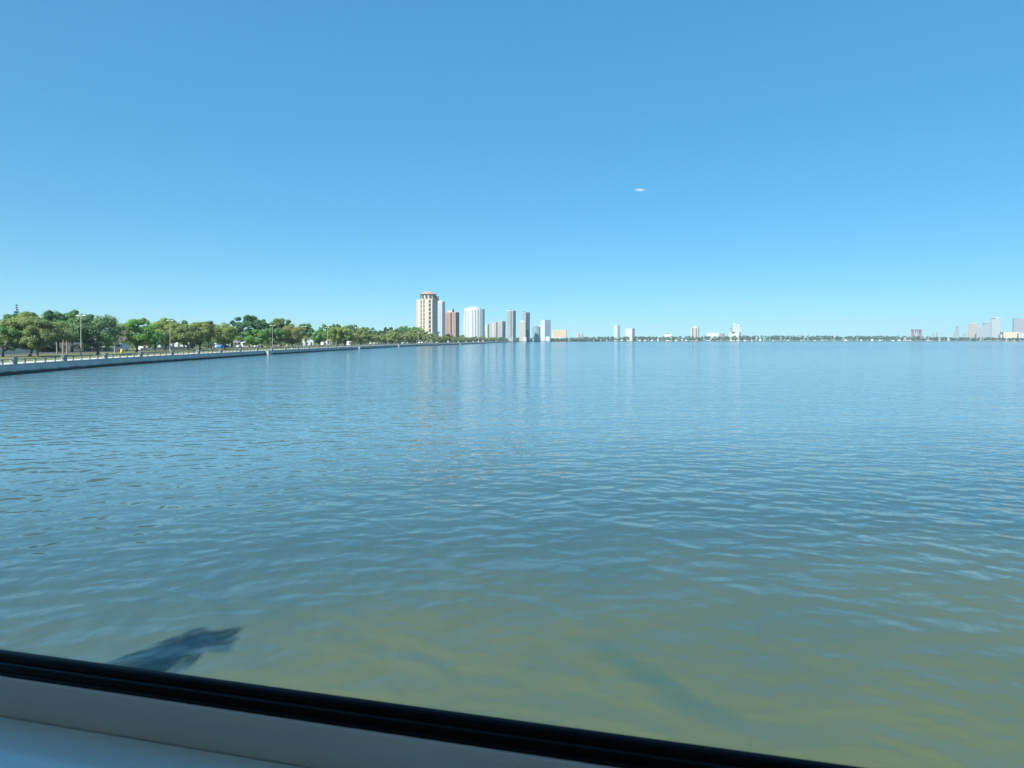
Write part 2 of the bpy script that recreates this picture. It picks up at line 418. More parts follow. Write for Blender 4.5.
def proto_palm(name, seed, H=9, fr=2.5):
    rng = np.random.default_rng(seed); root = empty(name); tag(root, cat='palm')
    top = Vector((.35, .1, H)); mb = MB()
    pts = [Vector((0,0,-.3)), Vector((.02,0,H*.3)), Vector((.15,.04,H*.65)), top]
    mb.tube(pts, [.28,.2,.17,.16], 8); tr = mb.build('trunk', PALEBARK, root)
    q = []
    for k in range(30):
        a = k*2.4 + rng.random()*.4; el = rng.uniform(-.7, 1.1); L = fr*rng.uniform(.8,1.1)
        d = Vector((math.cos(a),math.sin(a),0)); side = Vector((-d.y,d.x,0)); prev = top.copy()
        vel = d*math.cos(el) + Vector((0,0,math.sin(el)))
        for s in range(7):
            nx = prev + vel*(L/7); vel = (vel + Vector((0,0,-.26))).normalized()
            wd = L*.22*math.sin(math.pi*min(.95,(s+.9)/7.6))
            for sg in (-1,1):
                tip = side*sg*wd - Vector((0,0,wd*.45)) + vel*wd*.3
                for g in range(3):
                    b0 = prev.lerp(nx, g/3); b1 = prev.lerp(nx, (g+.6)/3)
                    q += [b0, b1, b1.lerp(b1+tip, 1), b0.lerp(b0+tip, 1)]
            prev = nx
    me = mesh_from_quads('crown', np.array([tuple(v) for v in q]), LEAF); c = bpy.data.objects.new('crown', me); COL.objects.link(c); c.parent = root
    KIDS[root.name] = [c, tr]; return root
def proto_pine(name, seed, H=17):
    rng = np.random.default_rng(seed); root = empty(name); tag(root, cat='pine'); cc, cr = [], []
    for k in range(15):
        z = H*(.30 + .7*k/15); w = (1-k/15.5)*2.7+.15
        for j in range(7 if k < 12 else 3):
            a = j/7*math.tau + k
            for f in (.4,.8): cc.append((math.cos(a)*w*f, math.sin(a)*w*f, z-.15*w*f)); cr.append(.42*(1-k/22))
    me = mesh_from_quads('crown', leaf_cloud(cc, cr, 2600, .3, rng, .6), LEAF); c = bpy.data.objects.new('crown', me); COL.objects.link(c); c.parent = root
    mb = MB(); mb.tube([(0,0,-.3),(0,0,H*.5),(0,0,H*.99)], [.3,.2,.03], 8); tr = mb.build('trunk', BARK, root)
    KIDS[root.name] = [c, tr]; return root

OAK = [proto_tree('oak_tree', 11, 12, 7.2, 1.9, 50, 17000, .2), proto_tree('oak_tree', 12, 12, 6.2, 2.0, 44, 15000, .2), proto_tree('oak_tree', 13, 12, 8.0, 1.8, 54, 18000, .2, lean=.5)]
DENSE = [proto_tree('broadleaf_tree', 21, 14, 5.2, 3.2, 44, 9000, .28), proto_tree('broadleaf_tree', 22, 14, 6.2, 3.0, 50, 10000, .28)]
FAR = [proto_tree('distant_tree', 31, 13, 7.2, 1.5, 40, 4200, .46), proto_tree('distant_tree', 32, 13, 6.2, 1.6, 34, 3800, .46), proto_tree('distant_tree', 33, 13, 8.0, 1.4, 44, 4600, .46)]
AIRY = [proto_tree('airy_tree', 41, 13, 5.8, 3.0, 36, 2600, .24, PALEBARK), proto_tree('airy_tree', 42, 13, 6.4, 2.7, 40, 3000, .24, PALEBARK)]
PALM = proto_palm('palm_tree', 5); PINE = proto_pine('norfolk_pine', 6)
PROTO_H = {**{o.name: 12 for o in OAK}, **{o.name: 14 for o in DENSE}, **{o.name: 13 for o in FAR}, **{o.name: 13 for o in AIRY}, PALM.name: 10, PINE.name: 17}
USED = set()
def plant(proto, p, h, w, col, label, group, rz=None):
    s = h / PROTO_H[proto.name]; rz = random.uniform(0, 6.28) if rz is None else rz
    if proto.name in USED: o, ch = copy_tree(proto, p, rz, (s*w,s*w,s))
    else:
        USED.add(proto.name); o = proto; o.location = p; o.rotation_euler = (0,0,rz); o.scale = (s*w,s*w,s); ch = KIDS[o.name]
    for c in ch:
        if c.name.startswith('crown'): c.color = (*col, 1)
    tag(o, label, group=group); return o
OLIVE, GREEN, BRIGHT, DARK, YEL, TAN, LAV = (.24,.28,.12), (.13,.25,.10), (.18,.32,.09), (.085,.18,.095), (.27,.33,.11), (.30,.29,.13), (.33,.29,.30)
SKY = [(-40,318),(0,318),(20,313),(45,308),(75,308),(95,311),(118,319),(145,317),(165,318),(200,320),(228,321),(238,317),(250,314),(262,317),(280,317),(295,322),(320,323),(345,323.5),(365,326),(375,328.5),(388,328.5),
       (398,326.5),(412,325),(424,327.5),(437,331.5),(455,333.5),(475,334.8),(500,336),(530,337.2),(560,338)]
def skyline(px): return float(np.interp(px, [a for a,_ in SKY], [b for _,b in SKY]))
def by_px(px, inl=None, d=None):
    if d is not None: return Vector((P(px,d), d, ZG))
    q, _ = at_px(px, inl); return Vector((q.x,q.y,ZG))
KNOWN = (OLIVE, GREEN, BRIGHT, DARK, YEL, TAN, LAV)
G1 = 'trees on the lawn behind the seawall'
# near trees, one by one: px of the trunk, distance or inland offset, row of the crown's top
NEAR = [
 (OAK[2], 30, 156, 313.5, 1.12, OLIVE, 'broad olive-green oak with a wide domed crown near left edge', 1.0),
 (OAK[1], 37.5, 153, 318, .8, (.10,.125,.055), 'smaller grey-green oak just right of the broad olive oak'),
 (OAK[0], 3, 152, 322, .95, GREEN, 'fresh green oak cut by the left edge of the picture'),
 (OAK[0], 98, 172, 312.5, 1.0, (.075,.115,.06), 'grey-green oak with forked trunk right of the first street lamp'),
 (AIRY[0], 115, 190, 319, .75, LAV, 'sparse lavender-grey tree between green oaks, beside the white van'),
 (OAK[1], 137, 208, 317.5, 1.1, BRIGHT, 'bright green oak right of the white van'),
 (OAK[0], 155, 226, 330, .9, (.055,.105,.055), 'low dark-green oak behind the silver pickup'),
 (OAK[2], 165, 250, 319, .95, YEL, 'yellow-green oak behind the second street lamp'),
 (OAK[0], 188, 245, 321, 1.0, OLIVE, 'olive oak right of the second street lamp'),
 (OAK[1], 200, 262, 321, 1.0, (.12,.145,.05), 'olive-yellow oak left of the leaning palm'),
 (OAK[2], 225, 285, 323.5, .85, YEL, 'light yellow-green oak right of the tall palm'),
 (OAK[1], 256, 285, 328.5, 1.05, BRIGHT, 'low bright green oak in front of the tallest dark tree'),
 (OAK[0], 272, 318, 326, .9, GREEN, 'green oak behind the third street lamp'),
 (OAK[2], 293, 330, 324.5, .95, TAN, 'tan-leaved oak right of the third street lamp'),
 (OAK[1], 319, 395, 330, .9, BRIGHT, 'small bright yellow-green oak left of the fifth street lamp'),
 (OAK[0], 338, 430, 325, 1.0, YEL, 'rounded yellow-green oak right of the fifth street lamp'),
]
for t in NEAR:
    pr, px, d, y, w, c, lab = t[:7]; c = c if c in KNOWN else tuple(x*2.1 for x in c)
    plant(pr, by_px(px, d=d), HT(y,d)-ZG, w, c, lab, G1, t[7] if len(t) > 7 else None)
BEHIND = [
 (DENSE[1], 28, 205, 310.5, .8, DARK, 'dark green tree behind the broad olive oak'),
 (DENSE[0], 46, 215, 308.5, .9, (.045,.09,.045), 'dark tall tree standing above the grey house'),
 (DENSE[1], 58, 220, 310, .9, DARK, 'dark bluish-green tree left of the first street lamp'),
 (DENSE[0], 72, 214, 308, .95, GREEN, 'tall green tree right behind the first street lamp'),
 (DENSE[1], 86, 225, 313, .8, (.06,.105,.05), 'mid-green tree just right of the first street lamp'),
 (AIRY[1], 106, 235, 313, .8, (.10,.125,.09), 'thin pale grey-green tree behind the forked oak'),
 (AIRY[0], 122, 255, 319, .75, (.16,.14,.13), 'thin brownish tree above the white van'),
 (DENSE[1], 12, 215, 313, .9, (.07,.11,.045), 'green tree below the pointed pine'),
 (DENSE[0], 145, 275, 316.5, .7, GREEN, 'small round green treetop above the bright oak'),
 (DENSE[1], 168, 300, 317.5, .9, (.06,.11,.05), 'green tree behind the second lamp, top level with it'),
 (DENSE[0], 186, 310, 319, .9, GREEN, 'darker green treetop behind the olive oak'),
 (DENSE[1], 208, 320, 320, .9, DARK, 'dark treetop behind the two palms'),
 (DENSE[0], 232, 330, 319, .75, (.05,.09,.05), 'dark treetop left of the tallest dark tree'),
 (DENSE[1], 249, 330, 314, 1.0, (.045,.10,.045), 'tallest dark green tree of the middle row, rising above its neighbours'),
 (DENSE[0], 262, 345, 318, .8, (.055,.1,.05), 'green tree against the right flank of the tallest dark tree'),
 (DENSE[1], 280, 370, 317, .95, (.085,.125,.05), 'olive-green tree with raised top right of third lamp'),
 (DENSE[0], 288, 360, 319.5, .5, DARK, 'narrow dark treetop poking out above the olive-green tree'),
 (DENSE[1], 306, 420, 322.5, .9, GREEN, 'green tree behind the fourth street lamp'),
 (DENSE[0], 325, 450, 323, .9, BRIGHT, 'light green tree behind the fifth street lamp'),
]
for pr, px, d, y, w, c, lab in BEHIND:
    c = c if c in KNOWN else tuple(x*1.9 for x in c)
    plant(pr, by_px(px, d=d), HT(y,d)-ZG, w, c, lab, 'trees behind the lawn, among the houses')
plant(PINE, by_px(16.5, d=240), HT(302.8,240)-ZG, .8, (.022,.05,.04), 'pointed dark Norfolk pine rising above the trees near left edge', None)
for px, d, y, lab, c in ((63,178,329,'pale-topped palm with leaning trunk left of the first lamp',(.15,.16,.08)),(67,184,328,'second short palm, nearest the first street lamp',(.17,.165,.08)),
                 (211,262,324,'tall palm above the blue car',(.14,.14,.06)),(214,270,332,'shorter yellowed palm right beside the tall palm',(.21,.17,.05)),(57,186,332,'stubby palm in front of the grey house',(.13,.145,.075))):
    plant(PALM, by_px(px, d=d), HT(y,d)-ZG, 1.15, c, lab, 'palms behind the lawn')
# farther rows, counted from the left
cols = [YEL, GREEN, OLIVE, BRIGHT, GREEN, TAN, YEL, DARK]
names = {YEL:'yellow-green', GREEN:'green', OLIVE:'olive-green', BRIGHT:'bright green', TAN:'tan', DARK:'dark green'}
ROW_F = [345,353,361,369,377,385,392,399,406,412,418,424,430,436,441,446,451,456,461,466,471,476,481,486,491,496]
for k, px in enumerate(ROW_F):
    inl = 20 + (k*37 % 17); q = by_px(px+random.uniform(-1,1), inl); ys = skyline(px); base = HZ + (EYE-ZG)*F/q.y
    y = ys + (base-ys)*random.uniform(.12,.38)
    c = cols[(k*5+k//3) % 8]
    if c is DARK and k % 2: c = BRIGHT
    plant(FAR[k % 3], q, max(7, HT(y, q.y)-ZG), random.uniform(.85,1.05), c, '%s tree, %s from left in the far front row beyond fifth lamp' % (names[c], ordinal(k)), 'far front row of trees along the seawall')
ROW_B = [334,341,347,353,359,365,371,377,384,390,396,401,406,411,416,421,433,462,486,518]
for k, px in enumerate(ROW_B):
    inl = 66 + (k*29 % 31); q = by_px(px+random.uniform(-1,1), inl); y = skyline(px) + random.uniform(-.6,.3)
    c = cols[(k*3+1+k//4) % 8]
    if c is TAN: c = GREEN
    plant(FAR[(k+1) % 3], q, max(8, HT(y, q.y)-ZG), random.uniform(.8,1.0), c, '%s tree, %s from left in the far back row on the skyline' % (names[c], ordinal(k)), 'far back row of trees on the skyline')
plant(DENSE[0], by_px(385.5, 75), HT(326, by_px(385.5,75).y)-ZG, .45, (.03,.06,.04), 'narrow dark treetop alone above the far trees left of cream tower', None)
plant(DENSE[1], by_px(391, 85), HT(326.3, by_px(391,85).y)-ZG, .4, (.03,.06,.04), 'narrow dark treetop just right of the other narrow one', None)
plant(FAR[0], by_px(447, 40), 14.5, .75, (.035,.022,.022), 'dark maroon tree in front of the brick tower, left of the pair', 'maroon trees')
plant(FAR[1], by_px(451.5, 38), 13.5, .6, (.04,.024,.022), 'dark maroon tree in front of the brick tower, right of the pair', 'maroon trees')

# wooded blocks behind the rows, and the low wood along the far shore: masses nobody could count
def wood(name, mats, samples, label, size, n, col):
    rng = np.random.default_rng(99); cc, cr = [], []
    for (x,y,h,r) in samples:
        cc.append((x,y,ZG+h-r*.7)); cr.append(r); cc.append((x+rng.normal()*r*.6,y+rng.normal()*r*.6,ZG+h*.45)); cr.append(r*.95)
    V = leaf_cloud(cc, cr, n, size, rng, .8)
    me = mesh_from_quads(name, V, LEAF); o = bpy.data.objects.new(name, me); COL.objects.link(o); o.color = (*col,1)
    tag(o, label, kind='stuff'); return o
rng = np.random.default_rng(4); S0_ = []
for a in np.arange(ARC[I0]+10, ARC[IEND]+300, 2.6):
    for (o0, o1) in ((92,112),(92,112)):
        p, n = at_arc(a + rng.uniform(-2,2), rng.uniform(o0,o1))
        if p.y > 120: S0_.append((p.x,p.y,rng.uniform(3.0,6.0), rng.uniform(1.4,2.3)))
HOUSE_PX = ((-2,30),(40,78),(112,131),(136,153),(214,252),(303,314),(320,332))
for a in np.arange(ARC[I0]+20, ARC[next(i for i, p in enumerate(SH) if p.y > 340 and p.x < -50)], 1.5):
    p, n = at_arc(a + rng.uniform(-2,2), rng.uniform(65,78)); px = CX+F*p.x/p.y
    if p.y > 130 and not any(l < px < h for l, h in HOUSE_PX): S0_.append((p.x,p.y,rng.uniform(2.2,4.6), rng.uniform(1.2,2.0)))
for a in np.arange(ARC[next(i for i,p in enumerate(SH) if p.y > 330 and p.x < -50)], ARC[IEND]+300, 2.6):
    p, n = at_arc(a + rng.uniform(-2,2), rng.uniform(63,72)); S0_.append((p.x,p.y,rng.uniform(2.0,4.5), rng.uniform(1.2,1.9)))
wood('shrubbery', None, S0_, 'dark garden shrubbery under the shore trees', .42, 60000, (.07,.12,.06))
rng = np.random.default_rng(3); S1 = []
for a in np.arange(ARC[I0]+10, ARC[IEND]+900, 4.5):
    for _ in range(2):
        p, n = at_arc(a + rng.uniform(-3,3), rng.uniform(100,150)); 
        if p.y < 120: continue
        px = CX+F*p.x/p.y
        hmax = HT(skyline(px)+1.5, p.y)-ZG
        S1.append((p.x,p.y,min(hmax, rng.uniform(8,13)), rng.uniform(2.6,4.2)))
wood('woods', None, S1, 'dense green woods of the neighbourhood behind the shore trees', .8, 42000, (.055,.095,.045))
S2 = []
ia = next(i for i,p in enumerate(SH) if p.y > 1250 and p.x < 100)
ib = next(i for i,p in enumerate(SH) if p.x > 3300)
for a in np.arange(ARC[ia], ARC[ib], 7):
    for _ in range(3):
        p, n = at_arc(a + rng.uniform(-5,5), rng.uniform(12,150)*(1 if a > ARC[IEND] else .6)+(0 if a > ARC[IEND] else 62)); px = CX+F*p.x/p.y
        env = np.interp(px, [480,530,560,600,680,760,900,950,1024], [10,11,13,18,20,24,23,17,15])
        S2.append((p.x,p.y,env*rng.uniform(.6,1.1), rng.uniform(3,5.5)))
for px in np.arange(497, 600, .35):
    p = by_px(px, rng.uniform(5, 16)); S2.append((p.x,p.y,rng.uniform(6,12.5)*(.6 if rng.random() < .3 else 1), rng.uniform(2.4,3.8)))
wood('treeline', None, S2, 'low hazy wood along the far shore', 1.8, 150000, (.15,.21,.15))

# ------------------------------------------------------------------ hedges, garden wall, houses
def hedge(p0, p1, h, w, lab, col=(.03,.06,.03)):
    rng = np.random.default_rng(int(p0.x*10) % 1000); L = (p1-p0).length; cc, cr = [], []
    for s in np.arange(0, L, w*.6):
        q = p0.lerp(p1, s/L)
        for z in (w*.5, h-w*.5): cc.append((q.x,q.y,ZG+max(w*.4,z))); cr.append(w*.62)
    me = mesh_from_quads('hedge', leaf_cloud(cc, cr, int(L*120), .2, rng, 1), LEAF); o = bpy.data.objects.new('hedge', me); COL.objects.link(o); o.color = (*col,1)
    return tag(o, lab, 'hedge')
hedge(by_px(84, 63), by_px(112, 63), 3.4, 1.4, 'long dark clipped hedge behind the forked oak')
hedge(by_px(150, 64), by_px(194, 64), 2.6, 1.4, 'dark hedge running behind the row of white gate piers', (.035,.06,.03))
hedge(by_px(42, 64), by_px(57, 64), 2.2, 1.3, 'short dark hedge in front of the grey house')
STUCCO = plain('white_stucco', (.55,.54,.51), .85, .15, .8)
a, b_ = by_px(-12, 61.5), by_px(36, 61.5)
root = empty('garden_wall', a, math.atan2(b_.y-a.y, b_.x-a.x)); tag(root, 'low white garden wall under the broad olive oak', 'garden wall')
L = (b_-a).length; mb = MB(); mb.box(0, L, -.12, .12, -.2, 1.5); mb.build('wall', STUCCO, root)
mb = MB(); mb.box(-.05, L+.05, -.2, .2, 1.5, 1.6); mb.build('coping', CAP, root)
for k, px in enumerate((159.5,165.3,171.2,177,182,187.6)):
    p = by_px(px, 62.2); root = empty('gate_pier', p); tag(root, '%s white gate pier from left in the row before dark hedge' % ordinal(k), 'pier', 'white gate piers')
    mb = MB(); mb.box(-.85,.85,-.85,.85,-.2,2.5); mb.build('shaft', STUCCO, root)
    mb = MB(); mb.box(-1.0,1.0,-1.0,1.0,2.5,2.7); mb.taper([(-.9,-.9),(.9,-.9),(.9,.9),(-.9,.9)],2.7,[(-.1,-.1),(.1,-.1),(.1,.1),(-.1,.1)],3.1); mb.build('cap', STUCCO, root)
a, b_ = by_px(151, 61), by_px(190, 61)
root = empty('garden_wall', a, math.atan2(b_.y-a.y, b_.x-a.x)); tag(root, 'low tan wall running in front of the white gate piers', 'garden wall')
L = (b_-a).length; mb = MB(); mb.box(0, L, -.15, .15, -.2, .9); mb.build('wall', plain('tan_stucco', (.45,.40,.27), .85, .2, .8), root)
mb = MB(); mb.box(-.05, L+.05, -.22, .22, .9, 1.0); mb.build('coping', CAP, root)

GLASSD = plain('dark_window_glass', (.02,.028,.035), .12, .2, 1)
ROOFM = {'grey': plain('grey_shingle', (.22,.22,.22), .9, .3, 2), 'tile': plain('clay_tile', (.33,.15,.09), .85, .3, 2), 'white': plain('white_roof', (.55,.54,.51), .8, .15, 1), 'tan': plain('tan_shingle', (.36,.3,.23), .9, .25, 2)}
def house(px, inl, wpx, ytop, col, roof, lab, style='hip', depth=9, cols_=0, ridge=None):
    q, ang = at_px(px, inl); d = q.y; w = wpx*d/F; rz = math.atan2(q.x, -q.y)*.0 + R(38)      # turned a little towards the water
    H = max(3.2, HT(ytop, d) - ZG); We = min(H*.72, H-1.2); w = w/(math.cos(rz)+.35*math.sin(rz)); dp = max(5, w*.6)
    root = empty('house', (q.x,q.y,ZG), rz); tag(root, lab, 'house', 'houses behind the shore road')
    wm = plain('house_wall_%.2f_%.2f_%.2f' % col, col, .85, .12, .7)
    x0, x1 = -w/2, w/2
    mb = MB(); mb.box(x0,x1,-dp/2,dp/2,-.3,We); 
    if style == 'gable':
        mb.face([(x0,-dp/2,We),(x1,-dp/2,We),(0,-dp/2,H-.25)]); mb.face([(x1,dp/2,We),(x0,dp/2,We),(0,dp/2,H-.25)])
    mb.build('wall', wm, root)
    mb = MB(); e = .5
    if style == 'gable':
        for s in (-1,1):
            A = [(0,-dp/2-e,H),(0,dp/2+e,H),(s*(w/2+e),dp/2+e,We-.25),(s*(w/2+e),-dp/2-e,We-.25)]
            mb.face(A if s > 0 else A[::-1]); B = [(x,y,z-.2) for x,y,z in A]; mb.face(B[::-1] if s > 0 else B)
            for i in range(4):
                j = (i+1)%4; mb.face([A[i],A[j],B[j],B[i]])
    elif style == 'flat': mb.box(x0-e,x1+e,-dp/2-e,dp/2+e,We,We+.45)
    else:
        r = max(.3, w*.5-dp*.5) if w > dp else .3
        mb.taper([(x0-e,-dp/2-e),(x1+e,-dp/2-e),(x1+e,dp/2+e),(x0-e,dp/2+e)], We, [(-r,-.15),(r,-.15),(r,.15),(-r,.15)], H)
    mb.build('roof', ROOFM[roof], root)
    nf = 2 if We > 5 else 1; nb = max(2, int(w/3))
    for f in range(nf):
        for k in range(nb):
            x = x0 + (k+.5)*w/nb
            if f == 0 and k == nb//2:
                mb = MB(); mb.box(x-.6,x+.6,-dp/2-.06,-dp/2+.05,0,2.3); mb.build('door', plain('house_door', (.10,.07,.05), .5, .2, 2), root); continue
            mb = MB(); mb.box(x-.65,x+.65,-dp/2-.05,-dp/2+.05,f*3+.9,f*3+2.4); wn = mb.build('window', GLASSD, root)
            mb = MB(); mb.box(x-.75,x+.75,-dp/2-.12,-dp/2-.051,f*3+.75,f*3+.88); mb.build('sill', STUCCO, wn)
    if cols_:
        mbp = MB(); mbp.box(x0,x1,-dp/2-3.2,-dp/2,We-.6,We-.15); mbp.build('porch_roof', ROOFM['white'], root)
        for k in range(cols_):
            x = x0+.3+(w-.6)*k/(cols_-1); mb = MB(); mb.tube([(x,-dp/2-2.9,-.1),(x,-dp/2-2.9,We-.6)], [.2,.17], 8); mb.build('column', STUCCO, root)
    return root
house(7, 75, 9, 338, (.68,.62,.5), 'tan', 'cream house at left edge behind the white wall')
house(21, 74, 13, 336, (.70,.58,.47), 'white', 'peach gabled house with white peak beside cream house', 'gable')
house(59, 76, 34, 334.5, (.17,.19,.2), 'white', 'wide dark grey house with white flat roof, behind short palms', 'flat')
house(93, 84, 20, 336, (.25,.27,.24), 'grey', 'grey-green house in shade behind the forked oak')
house(145, 90, 13, 341, (.66,.6,.52), 'tile', 'small pale house with clay tile roof behind the silver pickup')
house(221, 72, 11, 340, (.50,.62,.72), 'grey', 'pale blue house behind the blue car')
house(233.5, 70, 10, 339.5, (.72,.72,.70), 'grey', 'white house with columned porch right of pale blue house', cols_=4)
house(246, 70, 8, 341, (.76,.74,.7), 'white', 'small white gabled house below the tallest dark tree', 'gable')
house(308, 66, 9, 337.5, (.74,.74,.72), 'white', 'white gabled house behind the fourth lamp', 'gable')
house(328.5, 62, 5, 339, (.72,.66,.58), 'tile', 'small cream house with tile roof near fifth lamp')
house(349.5, 40, 3.4, 335.5, (.74,.74,.72), 'white', 'narrow white two-storey house standing near the seawall', 'flat')
house(373, 60, 8, 340, (.58,.55,.45), 'tan', 'tan house half hidden under the far trees')

# ------------------------------------------------------------------ street lamps
POLE = plain('lamp_pole_paint', (.38,.385,.33), .5, .15, 2); LENS = plain('lamp_lens', (.75,.76,.74), .2, .05, 2)
def proto_lamp():
    root = empty('street_lamp'); tag(root, cat='street lamp')
    mb = MB(); mb.tube([(0,0,0),(0,0,.5),(0,0,.52),(0,0,11)], [.24,.22,.13,.08], 10); pole = mb.build('pole', POLE, root)
    mb = MB(); mb.tube([(-.6,0,11.25),(-.3,0,11.2),(0,0,11.0),(.3,0,11.2),(.6,0,11.25)], [.07]*5, 8); arm = mb.build('arm', POLE, root)
    heads = []
    for s in (-1,1):
        mb = MB(); mb.taper([(s*.95-.55,-.25),(s*.95+.55,-.25),(s*.95+.55,.25),(s*.95-.55,.25)], 11.15, [(s*.95-.4,-.14),(s*.95+.4,-.14),(s*.95+.4,.14),(s*.95-.4,.14)], 11.38)
        h = mb.build('lamp_head', POLE, root); heads.append(h)
        mb = MB(); mb.box(s*.95-.4,s*.95+.4,-.18,.18,11.1,11.148); g = mb.build('lens', LENS, h); KIDS[h.name] = [g]
    KIDS[root.name] = [pole, arm, *heads]; return root
LAMP = proto_lamp()
LP = [(81,163,315.5),(170,240,320.5),(272.5,310,325.5),(304,352,326.3),(327.5,405,327.3),(347.5,468,328.8),(369,545,330.5),(388,640,331.5),(405,735,332),(418.5,850,332.7),(430,985,333.5)]
for k, (px, d, y) in enumerate(LP):
    if k > 6: d = by_px(px, 10).y
    loc = (P(px,d), d, ZG); s = (HT(y,d)-ZG)/11.3
    lab = '%s pale double-armed street lamp from left along the lawn' % ordinal(k)
    rz = R(-6)
    if k == 0: o = LAMP; o.location = loc; o.rotation_euler = (0,0,rz); o.scale = (1,1,s)
    else: o, _ = copy_tree(LAMP, loc, rz, (1,1,s))
    tag(o, lab, group='street lamps on the lawn')

# ------------------------------------------------------------------ vehicles
CARP = plain('car_paint', (.7,.7,.7), .25, .03, 1, objcolor=True); TYRE = plain('tyre_rubber', (.02,.02,.02), .8, .1, 5); RIM = plain('wheel_rim', (.5,.5,.52), .3, .1, 5, metal=.8)
def proto_vehicle(name, cat, prof, win, wid, wb, wr=.33, extra=None):
    """side profile (x,z) extruded across the width with the upper body drawn in, windows as dark bands, four wheels with rims"""
    root = empty(name); tag(root, cat=cat); ch = []
    top = max(z for _, z in prof)
    def yy(z): return wid/2 * (1 - .16*max(0, (z-.85)/(top-.85)))
    mb = MB(); n = len(prof)
    for i in range(n):
        a, b = prof[i], prof[(i+1)%n]
        mb.face([(a[0],-yy(a[1]),a[1]),(a[0],yy(a[1]),a[1]),(b[0],yy(b[1]),b[1]),(b[0],-yy(b[1]),b[1])])
    mb.face([(x,-yy(z),z) for x,z in prof]); mb.face([(x,yy(z),z) for x,z in reversed(prof)])
    body = mb.build('body', CARP, root); ch.append(body)
    for poly in win:
        for s in (-1,1):
            mb = MB(); q = [(x, s*(yy(z)+.012), z) for x,z in poly]; q2 = [(x, s*(yy(z)-.03), z) for x,z in poly]
            mb.face(q if s < 0 else q[::-1])
            for i in range(len(q)): j = (i+1)%len(q); mb.face([q[i],q[j],q2[j],q2[i]])
            ch.append(mb.build('window', GLASSD, root))
    if extra:
        for (x0,z0,x1,z1) in extra:      # windscreen, rear window: slabs just proud of the sloping body
            mb = MB(); w0, w1 = yy(z0)*.86, yy(z1)*.86; nx, nz = (z1-z0), -(x1-x0); L = math.hypot(nx,nz); s = .015/L
            if nx*(x0) < 0: pass
            sg = 1 if (x0 > x1) else -1
            q = [(x0+sg*nx*s,-w0,z0+abs(nz)*s),(x0+sg*nx*s,w0,z0+abs(nz)*s),(x1+sg*nx*s,w1,z1+abs(nz)*s),(x1+sg*nx*s,-w1,z1+abs(nz)*s)]
            mb.face(q); mb.face([(p[0]-sg*.03,p[1],p[2]-.03) for p in reversed(q)]); ch.append(mb.build('windscreen', GLASSD, root))
    for x in wb:
        for s in (-1,1):
            mb = MB(); mb.tube([(x,s*(wid/2-.2),wr),(x,s*(wid/2-.19),wr),(x,s*(wid/2),wr),(x,s*(wid/2+.01),wr)], [wr*.9,wr,wr,wr*.93], 16); wl = mb.build('wheel', TYRE, root)
            mb = MB(); mb.tube([(x,s*(wid/2+.012),wr),(x,s*(wid/2+.03),wr)], [wr*.62,wr*.55], 12); rm = mb.build('rim', RIM, wl); KIDS[wl.name] = [rm]; ch.append(wl)
    KIDS[root.name] = ch; return root
CAR = proto_vehicle('car', 'car', [(-2.2,.35),(-2.25,.8),(-2.0,1.0),(-1.35,1.05),(-.75,1.46),(.55,1.48),(1.2,1.02),(2.1,.85),(2.25,.6),(2.2,.32)],
    [[(-1.15,1.05),(-.68,1.40),(-.1,1.42),(-.1,1.03)],[(0,1.03),(0,1.42),(.5,1.42),(1.0,1.03)]], 1.8, (-1.35,1.38), .34, [(1.17,1.05,.6,1.45),(-1.3,1.09,-.8,1.43)])
SUV = proto_vehicle('suv', 'car', [(-2.3,.4),(-2.35,1.1),(-2.15,1.72),(-1.8,1.8),(.45,1.8),(1.05,1.2),(2.2,1.05),(2.35,.7),(2.3,.38)],
    [[(-2.0,1.15),(-1.85,1.68),(-1.0,1.7),(-1.0,1.13)],[(-.88,1.13),(-.88,1.7),(.4,1.7),(.88,1.16)]], 1.9, (-1.4,1.42), .38, [(1.02,1.24,.5,1.74)])
VAN = proto_vehicle('van', 'van', [(-3.4,.5),(-3.4,2.75),(1.2,2.8),(1.55,2.6),(2.3,1.6),(3.2,1.3),(3.3,.8),(3.3,.45)],
    [[(1.15,1.55),(1.2,2.3),(1.55,2.35),(2.1,1.6)]], 2.2, (-2.1,2.2), .42, [(2.26,1.67,1.62,2.52)])
PICK = proto_vehicle('pickup_truck', 'pickup truck', [(-2.7,.5),(-2.7,1.12),(-.75,1.12),(-.7,1.75),(.5,1.78),(1.15,1.18),(2.5,1.08),(2.7,.8),(2.65,.45)],
    [[(-.6,1.15),(-.6,1.66),(.42,1.68),(.95,1.18)]], 1.95, (-1.7,1.7), .4, [(1.12,1.23,.55,1.73)])
VU = set()
def drive(proto, px, inl, col, lab, flip=False, group='vehicles on the shore road', sc=1):
    q, ang = at_px(px, inl); loc = (q.x, q.y, ZG+.004); i = min(range(len(SH)), key=lambda k: (off(k,inl)-q).length); t = Vector((NRM[i].y,-NRM[i].x,0)); rz = math.atan2(t.y,t.x) + (math.pi if flip else 0)
    if proto.name in VU: o, ch = copy_tree(proto, loc, rz)
    else: VU.add(proto.name); o = proto; o.location = loc; o.rotation_euler = (0,0,rz); ch = KIDS[o.name]
    for c in ch:
        if c.name.startswith('body'): c.color = (*col,1)
    tag(o, lab, group=group); return o
drive(VAN, 121, 56, (.78,.78,.77), 'long white van parked right of the forked oak', True)
drive(PICK, 142, 49, (.55,.57,.58), 'silver pickup truck between white van and second street lamp')
drive(SUV, 221, 50, (.03,.16,.42), 'bright blue car in front of the pale blue house')
drive(CAR, 226.5, 56, (.03,.03,.035), 'black car just right of the blue car', True)
drive(CAR, 239, 56, (.6,.6,.6), 'silver car in front of the small white gabled house')
